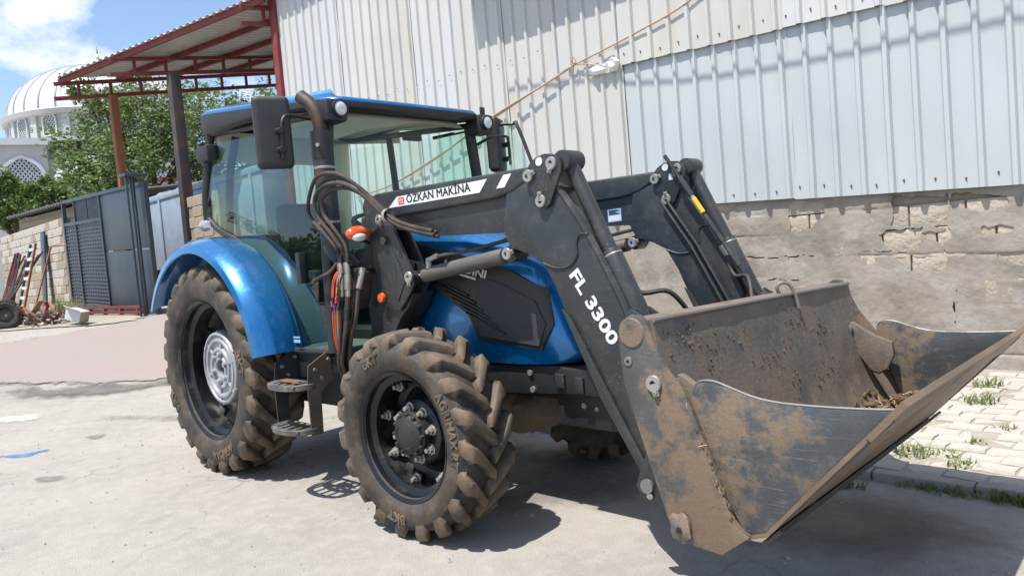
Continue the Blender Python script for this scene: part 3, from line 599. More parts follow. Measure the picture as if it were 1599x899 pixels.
nut = MB().lathe([(.002, -.045), (.012, -.044), (.013, -.026), (.02, -.024), (.022, -.008), (.03, -.006), (.03, .004), (.002, .004)], 8).mesh('lug_nut', 'zinc', ang=30)
clamp = MB().box(-.03, .03, -.012, .02, -.03, .03).mesh('rim_lug', 'rim', bevel=.006)
def add_nuts(e, n, r_, y, ph=0, clamps=False):
    for k in range(n):
        a = ph + 2 * math.pi * k / n; p = (r_ * math.cos(a), y, r_ * math.sin(a)); link('lug_nut', nut, e, p)
        if clamps: link('rim_lug', clamp, e, (r_ * math.cos(a), y + .012, r_ * math.sin(a)), (0, -a, 0))
YR, YF, WBASE, ST = -.9435 + WRr / 2, -.948 + WRf / 2, 2.3045, .043
def sidewall_text(e, body, r_, y, amid, size, width):
    def wrap(q): a = amid - (q.x - width / 2) / r_; rad = r_ + q.y; return Vector((rad * math.cos(a), y - q.z, rad * math.sin(a)))
    text('lettering', body, size, 'rubber', e, (0, 0, 0), (1, 0, 0), (0, 1, 0), width=width, depth=.004, warp=wrap, off=.002)
for side in (1, -1):
    e = wheel('rear_wheel', (0, YR * side, RR), 0, side, (('tyre', rt), ('rim', rrim), ('wheel_disc', rdisc), ('hub_plate', rhub), ('axle_end', raxle)))
    if side == 1:
        for bd, am, wd in (('BKT', R(8), .17), ('BKT', R(205), .17), ('AGRIMAX', R(290), .34)): sidewall_text(e, bd, .60, -WRr / 2 - .001, am, .085, wd)
    e = wheel('front_wheel', (WBASE, YF * side, RF), ST, side, (('tyre', ft), ('rim', frim), ('wheel_disc', fd), ('hub', fhub)))
    add_nuts(e, 8, .135, -.035, .2); add_nuts(e, 8, .272, -.0, .55, True)
    if side == 1:
        for bd, am, wd in (('BKT', R(112), .13), ('AGRIMAX RT', R(12), .36), ('BKT', R(262), .13)): sidewall_text(e, bd, .405, -WRf / 2 - .001, am, .068, wd)

# ------------------------------------------------------------------ chassis
ch = MB().box(-.35, 1.3, -.24, .24, .55, 1.0).box(1.3, 3.05, -.17, .17, .62, .92).box(.5, 1.5, -.34, .34, .50, .72)
ch.build('chassis', 'black', T, bevel=.02)
box('engine_block', 1.6, 2.7, -.24, .24, .8, 1.25, 'black', T, bevel=.02)
MB().tube([(0, -.62, RR), (0, .62, RR)], .16, 20).build('rear_axle', 'black', T)
MB().tube([(WBASE, -.66, RF), (WBASE, -.42, RF - .02), (WBASE, -.3, RF + .02), (WBASE, .3, RF + .02), (WBASE, .42, RF - .02), (WBASE, .66, RF)], [.13, .15, .09, .09, .15, .13], 18).build('front_axle', 'bucket_muddy', T)
lump(MB(), (WBASE + .05, .02, RF - .02), .2, (1.1, 1, .8), 3, 14).build('differential', 'bucket_muddy', T)
fr = plate('frame_rail', [(2.2, .82), (2.98, .845), (3.0, .70), (2.38, .665), (2.2, .70)], -.33, -.27, 'black', T, .008)
for x, z in ((2.72, .80), (2.73, .71)): MB().cyl((x, -.345, z), (x, -.32, z), .016, 10).build('bolt', 'zinc', fr)
mirror_copy(fr, T)
wb = box('bumper_block', 2.86, 3.24, -.30, .30, .52, .70, 'black', T, bevel=.02)
box('bumper_plate', 2.9, 3.2, -.36, .36, .705, .84, 'black', T, bevel=.015)
MB().cyl((3.04, -.305, .64), (3.04, -.29, .64), .016, 8).build('bolt', 'zinc', wb); MB().cyl((3.12, -.305, .63), (3.12, -.29, .63), .012, 8).build('bolt', 'zinc', wb)
MB().box(2.92, 2.98, -.375, -.36, .74, .81).build('bumper_bracket', 'loader', wb, bevel=.004); MB().box(3.05, 3.10, -.375, -.36, .72, .80).build('bumper_bracket', 'loader', wb, bevel=.004)
box('fuel_tank', .55, 1.35, -.52, -.3, .50, .85, 'black', T, bevel=.05); box('battery_box', .55, 1.35, .3, .52, .50, .85, 'black', T, bevel=.05)
MB().tube(cat([(1.0, -.3, .55), (1.6, -.28, .5), (2.2, -.25, .5)], 4), .04, 10).build('drive_shaft', 'black', T)

# ------------------------------------------------------------------ bonnet
def interp(x, P):
    if x <= P[0][0]: return P[0][1]
    for (a, b), (c_, d) in zip(P, P[1:]):
        if x <= c_: return b + (d - b) * (x - a) / (c_ - a)
    return P[-1][1]
ZB_ = [(1.5, 1.10), (1.76, 1.08), (1.9, 1.02), (2.1, .93), (2.39, .845), (2.7, .845), (3.02, .86)]
ZS_ = [(1.5, 1.655), (1.82, 1.615), (2.3, 1.53), (2.6, 1.455), (2.8, 1.39), (2.93, 1.32), (3.1, 1.22)]
LV = [(0, .352, 3.03), (.08, .366, 3.085), (.2, .372, 3.085), (.35, .374, 3.065), (.5, .374, 3.04), (.65, .372, 3.01), (.8, .368, 2.98), (.92, .36, 2.955), (1.0, .345, 2.94), (1.05, .315, 2.925), (1.085, .26, 2.91), (1.10, .15, 2.90), (1.105, .0, 2.90)]
def ny(x, w_, xe):
    xc = xe - .22; ax = .25
    if x <= xc: return w_
    t = min(1, (x - xc) / ax); return w_ * (1 - t ** 2.6) ** .42
def yside(x, z):
    zb, zs = interp(x, ZB_), interp(x, ZS_); q = (z - zb) / (zs - zb)
    w_ = interp(q, [(l[0], l[1]) for l in LV]); xe = interp(q, [(l[0], l[2]) for l in LV]); return -ny(x, w_, xe)
hood = empty('bonnet', T)
m = MB(); rows = []; nx = 34
for q, w_, xe in LV:
    row = []
    for i in range(nx + 1):
        t = i / nx; x = 1.5 + (xe + .03 - 1.5) * (t ** .8 if True else t)
        zb, zs = interp(x, ZB_), interp(x, ZS_); row.append(Vector((x, -ny(x, w_, xe), zb + (zs - zb) * q)))
    rows.append(row)
L_ = len(LV)
for sgn in (1, -1):
    vs = [Vector((p.x, p.y * sgn, p.z)) for row in rows for p in row]
    m.add(vs, [(j * (nx + 1) + i, j * (nx + 1) + i + 1, (j + 1) * (nx + 1) + i + 1, (j + 1) * (nx + 1) + i) for j in range(L_ - 1) for i in range(nx)])
m.add([(1.5, y, z) for y, z in ((-.34, 1.1), (.34, 1.1), (.34, 1.65), (-.34, 1.65))], [(0, 1, 2, 3)])
m.build('shell', 'blue', hood, ang=50)
def side_panel(name, lower, upper, mm, par, off=.006, n=44, rows_=10, sgn=1, th=.012):
    xs = sorted(set([p[0] for p in lower] + [p[0] for p in upper] + [lower[0][0] + (lower[-1][0] - lower[0][0]) * i / n for i in range(n + 1)]))
    m = MB(); vs = []
    for x in xs:
        a, b = interp(x, lower), interp(x, upper)
        for k in range(rows_ + 1): z = a + (b - a) * k / rows_; vs.append((x, sgn * (yside(x, z) - off), z))
    K = rows_ + 1; m.add(vs, [(i * K + k, (i + 1) * K + k, (i + 1) * K + k + 1, i * K + k + 1) for i in range(len(xs) - 1) for k in range(rows_)])
    return m.build(name, mm, par, solid=th if sgn < 0 else -th, ang=40)
PL = [(1.86, 1.50), (1.99, 1.31), (2.33, 1.12), (2.405, .975), (2.86, .93), (2.935, 1.058)]; PU = [(1.86, 1.54), (1.93, 1.545), (2.3, 1.45), (2.65, 1.36), (2.90, 1.245), (2.935, 1.066)]
pn = side_panel('side_panel', PL, PU, 'panel', hood)
side_panel('side_panel', PL, PU, 'panel', hood, sgn=-1)
side_panel('grille', [(2.42, 1.0), (2.85, .955), (2.90, 1.06)], [(2.42, 1.33), (2.6, 1.29), (2.84, 1.19), (2.90, 1.07)], 'interior', pn, .012, 30, 8)
for k in range(6):
    x0 = 2.05 + k * .055; z0 = 1.34 - k * .042
    m = MB(); P = [(x0, z0), (x0 + .30, z0 - .115)]
    m.add([(x, yside(x, z) - d, z + dz) for (x, z) in P for d, dz in ((.012, -.008), (.032, -.004), (.032, .004), (.012, .010))], [(0, 1, 5, 4), (1, 2, 6, 5), (2, 3, 7, 6), (0, 4, 7, 3), (0, 3, 2, 1), (4, 5, 6, 7)]); m.build('louvre', 'black', pn)
tx = lambda q: Vector((2.16 + q.x * .965, yside(2.16 + q.x * .965, 1.36) - .0205 - q.z, 1.395 - q.x * .235 + q.y * .8))
text('lettering', 'LANDINI', .085, 'white_decal', pn, (0, 0, 0), (1, 0, 0), (0, 0, 1), shear=.3, width=.36, depth=.001, off=.002, warp=tx)
m = MB(); m.add([(x, yside(x, z) - .0205, z) for x, z in ((2.2, 1.375), (2.50, 1.302), (2.495, 1.290), (2.2, 1.363))], [(0, 1, 2, 3)]); m.build('badge_line', 'white_decal', pn, recalc=False, solid=.001)
MB().tube([(2.53, -.25, 1.53), (2.53, -.27, 1.46), (2.62, -.27, 1.445), (2.62, -.25, 1.51)], .008, 6).build('catch', 'black', hood)
plate('cowl', [(1.36, 1.0), (1.52, 1.0), (1.58, 1.35), (1.55, 1.72), (1.36, 1.76)], -.38, .38, 'plastic', T, .02)
# ------------------------------------------------------------------ cab
cab = empty('cab', T)
def cy(z): return .70 - (z - .93) * .10 / 1.45
def bar(mb, pts, w_, h): return mb.tube(pts, w_, 8)
D_ = [(-.30, 1.905), (-.117, 1.80), (.18, 1.70), (.435, 1.565), (.66, 1.37), (.815, 1.16), (.88, 1.02), (.908, .925), (1.395, .92)]
def side_glass(sgn):
    top = [(-.20, 2.52), (1.40, 2.36)]
    xs = [-.30, -.24, -.2, -.117] + lin(-.05, 1.35, 26) + [1.395]
    vs = []
    for x in xs:
        zl = interp(x, D_) ; zu = interp(x, [(-.30, 1.95), (-.22, 2.48), (1.41, 2.36)])
        for k in range(9): z = zl + (zu - zl) * k / 8; bul = .03 * math.sin(math.pi * k / 8); vs.append((x, sgn * (cy(z) + bul), z))
    m = MB().add(vs, [(i * 9 + k, (i + 1) * 9 + k, (i + 1) * 9 + k + 1, i * 9 + k + 1) for i in range(len(xs) - 1) for k in range(8)])
    return m.build('door_glass', 'door_glass' if sgn < 0 else 'cab_glass', cab, recalc=False)
for sgn in (-1, 1):
    g_ = side_glass(sgn)
    path = cat([(x, sgn * (cy(z) + .008), z) for x, z in D_], 4)
    MB().tube(path, .022, 8).build('door_frame', 'black', cab)
    MB().tube(cat([(1.42, sgn * cy(.92), .92), (1.43, sgn * (cy(1.6) + .03), 1.6), (1.435, sgn * (cy(2.36) - .0), 2.40)], 6), .04, 10).build('front_pillar', 'black', cab)
    MB().tube(cat([(-.34, sgn * .63, 1.86), (-.30, sgn * (cy(2.1) + .02), 2.1), (-.22, sgn * .595, 2.56)], 5), .035, 10).build('rear_pillar', 'black', cab)
    MB().tube([(-.24, sgn * .595, 2.555), (1.435, sgn * .60, 2.40)], .022, 8).build('roof_rail', 'black', cab)
    plate('sill', [(.9, .90), (1.46, .90), (1.48, .80), (1.25, .74), (.9, .74)], sgn * .70, sgn * .62, 'black', cab, .012)
    MB().cyl((1.12, sgn * .69, 1.40), (1.12, sgn * .69, 1.52), .022, 10).box(1.10, 1.15, sgn * .70 - .03, sgn * .70 + .03, 1.36, 1.56).build('door_handle', 'black', g_, bevel=.008)
MB().box(1.02, 1.10, -.752, -.749, .98, 1.0).box(1.02, 1.10, -.752, -.749, 1.01, 1.02).build('door_sticker', 'sticker_blue', cab)
lump(MB(), (-.34, -.66, 1.86), .06, (1.6, .5, .7), 8, 12).build('hinge_cover', 'silver', cab)
MB().box(-.34, -.13, -.68, -.58, 2.34, 2.47).build('corner_speaker', 'plastic', cab, bevel=.03)
# windscreen and rear window
m = MB().grid(lambda u, v: Vector((1.43 + .09 * math.sin(math.pi * u) * (1 - .2 * v) - .02 * v, -(1 - 2 * u) * (.66 - .07 * v), 1.05 + 1.32 * v)), 16, 10); m.build('windscreen', 'cab_glass', cab, recalc=False)
m = MB().grid(lambda u, v: Vector((-.36 + .16 * v, (1 - 2 * u) * (.62 - .03 * v), 1.75 + .78 * v)), 8, 6); m.build('rear_window', 'cab_glass', cab, recalc=False)
MB().tube([(-.38, -.62, 1.74), (-.38, .62, 1.74)], .03, 8).build('rear_crossbar', 'black', cab)
plate('rear_panel', [(-.40, 1.74), (-.32, 1.74), (-.1, 1.0), (-.2, .9)], -.62, .62, 'interior', cab, .01)
box('floor', -.2, 1.42, -.66, .66, .86, .93, 'trim', cab, bevel=.01)
# open rear quarter pane swung out on the far side
qg = MB().add([(.95, .62, 1.75), (1.75, 1.02, 1.78), (1.52, 1.0, 2.42), (1.05, .62, 2.38)], [(0, 1, 2, 3)]).build('open_pane', 'cab_glass', cab, solid=.005)
MB().tube(cat([(1.0, .62, 2.385), (1.35, .88, 2.43), (1.50, 1.0, 2.43), (1.56, 1.01, 2.38), (1.76, 1.03, 1.8)], 4), .014, 6).build('pane_frame', 'black', qg)
# roof: blue cap over a dark visor ring
RO = [(-.36, -.50), (-.30, -.62), (-.1, -.665), (.6, -.675), (1.2, -.665), (1.5, -.63), (1.565, -.55), (1.58, -.3), (1.585, 0)]
RO = RO + [(x, -y) for x, y in RO[-2::-1]]
def rz(x): return 2.70 - (x + .35) * .135
m = MB(); n = len(RO); rings = []
for (sc_, dz) in ((.985, .0), (1.0, .012), (1.0, .026), (.985, .042), (.95, .054), (.86, .066), (.5, .085), (.0, .09)):
    rings.append([Vector((.6 + (x - .6) * sc_, y * sc_, rz(x) + dz)) for x, y in RO])
m.add([p for r_ in rings for p in r_], [(j * n + i, j * n + (i + 1) % n, (j + 1) * n + (i + 1) % n, (j + 1) * n + i) for j in range(len(rings) - 1) for i in range(n)])
rf = m.build('roof', 'blue', cab, ang=45)
m = MB(); rings = []
for (sc_, dz) in ((.86, -.06), (.95, -.075), (1.0, -.055), (1.006, -.02), (1.004, .018), (.985, .022)):
    rings.append([Vector((.6 + (x - .6) * sc_, y * sc_, rz(x) + dz * (1 if dz > 0 else 2.0 - 1.65 * sstep((x + .1) / 1.0)))) for x, y in RO])
m.add([p for r_ in rings for p in r_], [(j * n + i, j * n + (i + 1) % n, (j + 1) * n + (i + 1) % n, (j + 1) * n + i) for j in range(len(rings) - 1) for i in range(n)])
m.build('visor', 'plastic', rf, ang=45)
m = MB(); rings = [[Vector((.6 + (x - .6) * s_, y * s_, rz(x) + dz)) for x, y in RO] for s_, dz in ((.90, -.16), (.90, -.06), (.85, -.015), (.6, .01), (.0, .015))]
m.add([p for r_ in rings for p in r_], [(j * n + i, j * n + (i + 1) % n, (j + 1) * n + (i + 1) % n, (j + 1) * n + i) for j in range(1, 4) for i in range(n)] + [(i, i + 1, n + i + 1, n + i) for i in range(n - 4, n - 1)])
m.build('headliner', 'headliner', cab, recalc=False, ang=60)
MB().box(-.25, -.17, -.56, .56, 2.34, 2.58).build('rear_header', 'headliner', cab, bevel=.03)
MB().box(-.36, -.18, -.5, .5, 2.62, 2.70).build('vent_grille', 'plastic', rf, bevel=.02)
for sgn in (-1, 1):   # lamp pods on the front roof corners
    pod = MB().box(1.44, 1.60, sgn * .63 - .075, sgn * .63 + .075, 2.32, 2.46).build('lamp_pod', 'plastic', cab, bevel=.03)
    lx, lyy, lz = 1.615, sgn * .62, 2.395
    MB().lathe([(.002, .012), (.025, .012), (.041, .006), (.046, -.002), (.046, -.03)], 24, 'x', (lx, lyy, lz)).build('work_lamp', 'white_lens', pod)
    MB().lathe([(.045, .008), (.054, .006), (.056, -.03), (.045, -.07), (.002, -.08)], 24, 'x', (lx, lyy, lz)).build('lamp_housing', 'black', pod)
MB().box(1.5, 1.52, .66, .70, 2.42, 2.53).build('roof_marker', 'black', cab, bevel=.006)
# inside
seat = empty('seat', cab)
MB().box(.02, .52, -.25, .25, 1.32, 1.44).build('cushion', 'seat_cloth', seat, bevel=.05); MB().box(-.02, .12, -.24, .24, 1.42, 1.98, Matrix.Translation((0, 0, 0))).build('backrest', 'seat_cloth', seat, bevel=.05); MB().box(.1, .42, -.18, .18, .93, 1.32).build('seat_base', 'interior', seat, bevel=.03)
st = MB().tube([(1.02 + .20 * math.sin(R(35)) * math.cos(a) * -1, .19 * math.sin(a), 1.72 + .2 * math.cos(R(35)) * math.cos(a) * .55) for a in [2 * math.pi * k / 28 for k in range(29)]], .016, 8, cap=False).tube([(1.02, -.18, 1.72), (1.02, .18, 1.72)], .014, 6).build('steering_wheel', 'interior', cab)
MB().tube([(1.32, 0, 1.2), (1.02, 0, 1.72)], .04, 10).build('steering_column', 'interior', cab); MB().box(1.2, 1.40, -.3, .3, 1.15, 1.62).build('dashboard', 'interior', cab, bevel=.04)
for sgn in (-1, 1):
    MB().tube(cat([(-.24, sgn * .52, 1.7), (-.17, sgn * .50, 2.2), (-.08, sgn * .46, 2.52)], 4), .095 if sgn > 0 else .03, 10).build('inner_pillar', 'headliner' if sgn > 0 else 'interior', cab)
    plate('side_console', [(-.3, 1.75), (.1, 1.70), (.5, 1.45), (.75, 1.2), (.85, .93), (-.2, .93)], sgn * .61, sgn * .38, 'trim', cab, .02)
MB().tube([(.50, .62, 1.7), (.47, .60, 2.48)], .028, 8).build('middle_pillar', 'black', cab)
MB().box(.1, .8, -.3, .3, 2.50, 2.58).build('roof_console', 'headliner', cab, bevel=.03); MB().box(.6, .75, .05, .2, 2.485, 2.502).build('air_vent', 'interior', cab)
MB().box(1.24, 1.27, .12, .28, 2.30, 2.35).build('inner_mirror', 'interior', cab, bevel=.01)

# ------------------------------------------------------------------ rear fenders
def fender(sgn):
    m = MB(); A = [R(150) - R(141) * i / 30 for i in range(31)]; vs = []
    sec = [(.91, -.64), (.945, -.652), (.962, -.69), (.970, -.84), (.964, -.885), (.925, -.955), (.912, -.970), (.865, -.978), (.86, -.965), (.90, -.952), (.945, -.88), (.952, -.84), (.94, -.66)]
    for a in A:
        for r_, y in sec: vs.append((r_ * math.cos(a) * 1.02, sgn * -y, RR + r_ * math.sin(a) * (1.005 if math.sin(a) > 0 else 1)))
    K = len(sec); m.add(vs, [(i * K + k, i * K + (k + 1) % K, (i + 1) * K + (k + 1) % K, (i + 1) * K + k) for i in range(30) for k in range(K)] + [tuple(range(K)), tuple(30 * K + k for k in range(K - 1, -1, -1))])
    o = m.build('rear_fender', 'blue', T, ang=24)
    m = MB(); vs = []
    for a in A:
        for r_ in (.35, .92): vs.append((r_ * math.cos(a) * 1.02, sgn * .635, RR + r_ * math.sin(a)))
    m.add(vs, [(i * 2, i * 2 + 1, i * 2 + 3, i * 2 + 2) for i in range(30)]); m.build('inner_shield', 'panel', o, solid=.01)
    return o
fender(-1); fender(1)

# ------------------------------------------------------------------ exhaust, mirrors, steps, lamps
ex = empty('exhaust', T)
MB().tube([(1.50, -.70, 2.27), (1.50, -.70, 1.66), (1.505, -.70, 1.60)], [.064, .064, .06], 24).build('heat_shield', 'exhaust', ex)
MB().tube(cat([(1.505, -.70, 1.64), (1.51, -.69, 1.54), (1.56, -.60, 1.46), (1.62, -.45, 1.44)], 5), .056, 16).build('elbow', 'exhaust', ex)
m = MB().tube(cat([(1.50, -.70, 2.20), (1.495, -.705, 2.34), (1.46, -.72, 2.43), (1.39, -.75, 2.50)], 6), .042, 20, cap=False); m.build('tail_pipe', 'exhaust_tip', ex, solid=.004)
for z in (1.72, 2.05): MB().lathe([(.0655, z - .008), (.068, z), (.0655, z + .008)], 24, 'z', (1.50, -.70, 0)).build('clamp_band', 'zinc', ex)
m = MB().lathe([(.066, 2.10), (.0665, 2.27)], 20, 'z', (1.50, -.70, 0)); m.build('collar', 'black', ex)
MB().cyl((1.545, -.755, 2.18), (1.552, -.765, 2.18), .012, 8).build('bolt', 'zinc', ex)
def mirror(sgn, c_, rot, arm):
    e = empty('mirror', T)
    mt = Matrix.Translation(c_) @ Matrix.Rotation(rot, 4, 'Z')
    MB().box(-.05, .045, -.105, .105, -.21, .21, mt).build('housing', 'plastic', e, bevel=.035, seg=4)
    MB().box(-.056, -.05, -.085, .085, -.18, .18, mt).build('mirror_glass', 'chrome', e)
    MB().tube(cat(arm, 5), .011, 8).build('arm', 'black', e)
    for z in (.0, -.11):
        p = mt @ Vector((.062, .03, z)); MB().cyl(p + Vector((-.02, 0, 0)), p + Vector((.022, 0, 0)), .02, 10).cyl(p + Vector((0, -.03, 0)), p + Vector((0, .03, 0)), .013, 8).build('clamp', 'black', e, bevel=.003)
    return e
mirror(-1, (1.40, -.96, 2.265), R(-22), [(1.47, -.64, 2.33), (1.46, -.74, 2.35), (1.47, -.88, 2.36), (1.475, -.93, 2.33), (1.475, -.945, 2.25), (1.47, -.95, 2.1)])
mirror(1, (1.39, .93, 2.28), R(28), [(1.47, .64, 2.26), (1.52, .74, 2.31), (1.50, .92, 2.33), (1.48, .965, 2.3), (1.475, .975, 2.12)])
# steps
stp = empty('step', T)
for x in (.95, 1.36):
    m = MB().add([(x, y, z) for y, z in ((-.66, .93), (-.72, .93), (-.86, .86), (-.88, .72), (-.88, .43), (-.80, .43), (-.79, .68), (-.72, .74), (-.66, .74))], [tuple(range(9))])
    o = m.build('side_plate', 'step_mud' if x > 1.2 else 'loader', stp, solid=.01)
    for y, z in ((-.72, .88), (-.82, .83), (-.78, .77)): MB().cyl((x - .012, y, z), (x + .014, y, z), .012, 8).build('bolt', 'zinc', o)
for z, x0 in ((.44, .93), (.715, .95)):
    m = MB(); ol = [(1.16 + .205 * math.cos(a), -.86 - .13 * max(0, math.sin(a)) ** .7 + (.06 if math.sin(a) < 0 else 0) * min(1, -math.sin(a) * 3)) for a in [2 * math.pi * k / 36 for k in range(36)]]
    il = [(1.16 + (x - 1.16) * .82, -.87 + (y + .87) * .72) for x, y in ol]; k = 36
    m.add([(x, y, z) for x, y in ol] + [(x, y, z) for x, y in il] + [(x, y, z + .035) for x, y in ol] + [(x, y, z + .035) for x, y in il],
          [f for i in range(k) for f in ((i, (i + 1) % k, (i + 1) % k + k, i + k), (i + 2 * k, i + 3 * k, (i + 1) % k + 3 * k, (i + 1) % k + 2 * k), (i, i + 2 * k, (i + 1) % k + 2 * k, (i + 1) % k), (i + k, (i + 1) % k + k, (i + 1) % k + 3 * k, i + 3 * k))])
    for q in range(5): m.box(1.0 + q * .075, 1.03 + q * .075, -.96, -.82, z + .012, z + .034)
    m.build('tread', 'tread_metal', stp, bevel=.003, seg=1)
lump(MB(), (1.16, -.89, .758), .05, (2.0, .7, .25), 3, 10).build('dried_mud', 'mud', stp)
sg = empty('turn_signal', T)
MB().grid(lambda u, v: Vector((1.775 + .045 * math.cos(u * 6.2832) * math.sin(v * 3.1416), -.69 + .085 * math.sin(u * 6.2832) * math.sin(v * 3.1416), 1.632 + .045 * math.cos(v * 3.1416))), 20, 12).build('lens', 'orange_lens', sg); MB().tube([(1.74, -.66, 1.60), (1.70, -.5, 1.56)], .014, 6).build('stalk', 'black', sg)
MB().grid(lambda u, v: Vector((1.795 + .032 * math.cos(u * 6.2832) * math.sin(v * 3.1416), -.70 + .05 * math.sin(u * 6.2832) * math.sin(v * 3.1416), 1.612 + .028 * math.cos(v * 3.1416))), 16, 10).build('clear_lens', 'white_lens', sg)
rfl = MB().lathe([(.002, -.012), (.025, -.01), (.03, 0), (.03, .01)], 20, 'y', (1.84, -.618, 1.245)).build('side_reflector', 'orange_lens', T)

# ------------------------------------------------------------------ loader
YO, YI = -.60, -.48
FB = [(2.905, 1.739), (3.098, 1.787), (3.22, 1.725), (3.363, 1.51), (3.536, 1.173), (3.604, .955), (3.69, .47), (3.645, .386), (3.611, .392), (3.385, .768), (3.216, 1.155), (3.17, 1.27), (3.101, 1.387), (3.02, 1.43), (2.903, 1.469), (2.861, 1.55)]
RC = [(1.84, 1.854), (3.085, 1.838), (3.085, 1.79), (2.95, 1.734), (2.815, 1.716), (1.95, 1.70), (1.86, 1.75)]
RW = [(1.90, 1.76), (2.92, 1.76), (2.892, 1.545), (2.36, 1.567), (1.98, 1.636)]
KN = [(3.05, 1.787), (3.06, 1.815), (3.09, 1.85), (3.13, 1.873), (3.18, 1.88), (3.225, 1.874), (3.262, 1.85), (3.275, 1.82), (3.267, 1.785), (3.23, 1.72), (3.19, 1.65), (3.165, 1.637), (3.138, 1.638), (3.118, 1.655), (3.095, 1.71), (3.065, 1.76)]
def washer(p, par, s_=1.0, sgn=-1, ang=0.):
    x, y, z = p; e = MB().lathe([(.012, 0), (.012, .012), (.034 * s_, .012), (.037 * s_, .008), (.037 * s_, 0)], 22, 'y', (0, 0, 0), True)
    e.prism([(-.018 * s_, 0), (.018 * s_, 0), (.014 * s_, .055 * s_), (-.014 * s_, .055 * s_)], .001, .010)
    e.lathe([(.003, .019), (.008, .018), (.009, .01)], 8, 'y', (0, 0, .04 * s_))
    mt = Matrix.Translation(p) @ Matrix.Rotation(ang, 4, 'Y') @ (Matrix.Scale(-1, 4, (0, 1, 0)) if sgn < 0 else Matrix.Identity(4)); e.v = [mt @ v for v in e.v]
    o = e.build('pin_washer', 'zinc', par, ang=30)
    c_ = MB().lathe([(.002, -.004), (.010, -.004), (.013, .006)], 14, 'y'); c_.v = [mt @ v for v in c_.v]; c_.build('pin', 'bucket_muddy', par)
    return o
def loader_side(sgn):
    ya, yb = sgn * .60, sgn * .48
    # outer and inner faces swap roles on the far side: sgn -1 is the near (right hand) arm
    arm = empty('loader_arm', T)
    rb = plate('rear_beam', RC, ya * 1.008, yb * .99, BL, arm, .016, seg=3)
    plate('rear_web', RW, sgn * .578, sgn * .502, BL, arm, .006)
    plate('front_beam', FB, ya, yb, BL, arm, .010)
    plate('lower_flange', [(3.205, 1.17), (3.252, 1.128), (3.474, .725), (3.628, .459), (3.643, .388), (3.613, .394), (3.387, .77)], sgn * .612, sgn * .602, BL, arm, .003)
    plate('lower_flange', [(3.205, 1.17), (3.252, 1.128), (3.474, .725), (3.628, .459), (3.643, .388), (3.613, .394), (3.387, .77)], sgn * .478, sgn * .468, BL, arm, .003)
    for y0, y1 in ((.602, .618), (.462, .478)):
        kp = plate('knee_plate', KN, sgn * y0, sgn * y1, BL, arm, .003)
    yo = sgn * .618; yi = sgn * .462
    for y, s2 in ((yo, sgn), (yi, -sgn)):
        for (x, z), an in (((3.076, 1.793), R(70)), ((3.222, 1.831), R(200)), ((3.142, 1.67), R(0)), ((2.882, 1.442), R(75))):
            washer((x, (y if z > 1.5 else y * (.602 / .618 if s2 == sgn else .478 / .462)), z), arm, .80, s2, an)
        MB().lathe([(.002, .002), (.021, .002), (.021, 0)], 18, 'y', (3.148, y + (.001 if s2 > 0 else -.003), 1.851)).build('grease_cap', 'white_decal', arm)
    for y in (ya * 1.004, yb * .996): MB().tube(cat([(3.385, y, 1.50), (3.335, y, 1.50), (3.312, y, 1.46), (3.311, y, 1.41), (3.265, y, 1.366), (3.188, y, 1.358), (3.108, y, 1.385)], 5), .006, 6).build('weld_seam', BL, arm)
    MB().tube(cat([(3.226, ya * .98, 1.72), (3.37, ya * .98, 1.505), (3.54, ya * .98, 1.17), (3.607, ya * .98, .955)], 4), .018, 8).build('edge_flange', BL, arm)
    # mast
    ms = empty('loader_mast', T)
    M1 = [(1.711, 1.785), (1.735, 1.83), (1.80, 1.85), (1.85, 1.84), (1.905, 1.791), (2.028, 1.566), (2.135, 1.365), (2.13, 1.31), (2.09, 1.265), (1.985, 1.167), (1.883, 1.178), (1.80, 1.30), (1.77, 1.45), (1.755, 1.571)]
    for y0, y1 in ((.60, .58), (.50, .48)): plate('mast_plate', M1, sgn * y0, sgn * y1, BL, ms, .004)
    plate('mast_core', [(1.74, 1.75), (1.79, 1.76), (1.84, 1.50), (1.90, 1.30), (1.95, 1.19), (1.89, 1.19), (1.81, 1.31), (1.78, 1.46)], sgn * .582, sgn * .498, BL, ms, .004)
    plate('mast_foot', [(1.67, 1.25), (2.09, 1.262), (2.03, 1.18), (1.95, 1.12), (1.85, 1.0), (1.84, .78), (1.62, .78), (1.64, 1.0)], sgn * .575, sgn * .42, BL, ms, .008)
    box('mast_bracket', 1.6, 1.9, sgn * .58, sgn * .30, .66, .80, BL, ms, bevel=.01)
    m = MB()
    for x, z in ((1.916, 1.575),): m.lathe([(.002, -.03), (.025, -.028), (.028, 0)], 6, 'y', (x, sgn * .60 if sgn < 0 else .63, z))
    m.build('bolt', 'loader', ms)
    washer((1.87, sgn * .601, 1.70), ms, .8, sgn, R(150)); washer((2.098, sgn * .601, 1.356), ms, .9, sgn, R(180))
    plate('gusset', [(1.96, 1.53), (2.02, 1.44), (2.06, 1.33), (1.98, 1.22), (1.955, 1.24), (1.985, 1.35)], sgn * .606, sgn * .60, BL, ms, .002)
    # lift cylinder
    lc = empty('lift_cylinder', T); y = sgn * .54
    a, b = Vector((2.09, y, 1.352)), Vector((2.88, y, 1.44)); d = (b - a).normalized()
    MB().tube([a + d * .08, a + d * .72], .041, 24).build('barrel', 'cyl_dusty', lc, bevel=.004); MB().tube([a, a + d * .1], .02, 14).build('rod', 'chrome', lc); MB().cyl(a - Vector((0, .035, 0)), a + Vector((0, .035, 0)), .04, 18).build('rod_eye', BL, lc); MB().cyl(b - Vector((0, .04, 0)), b + Vector((0, .04, 0)), .042, 18).build('barrel_eye', BL, lc)
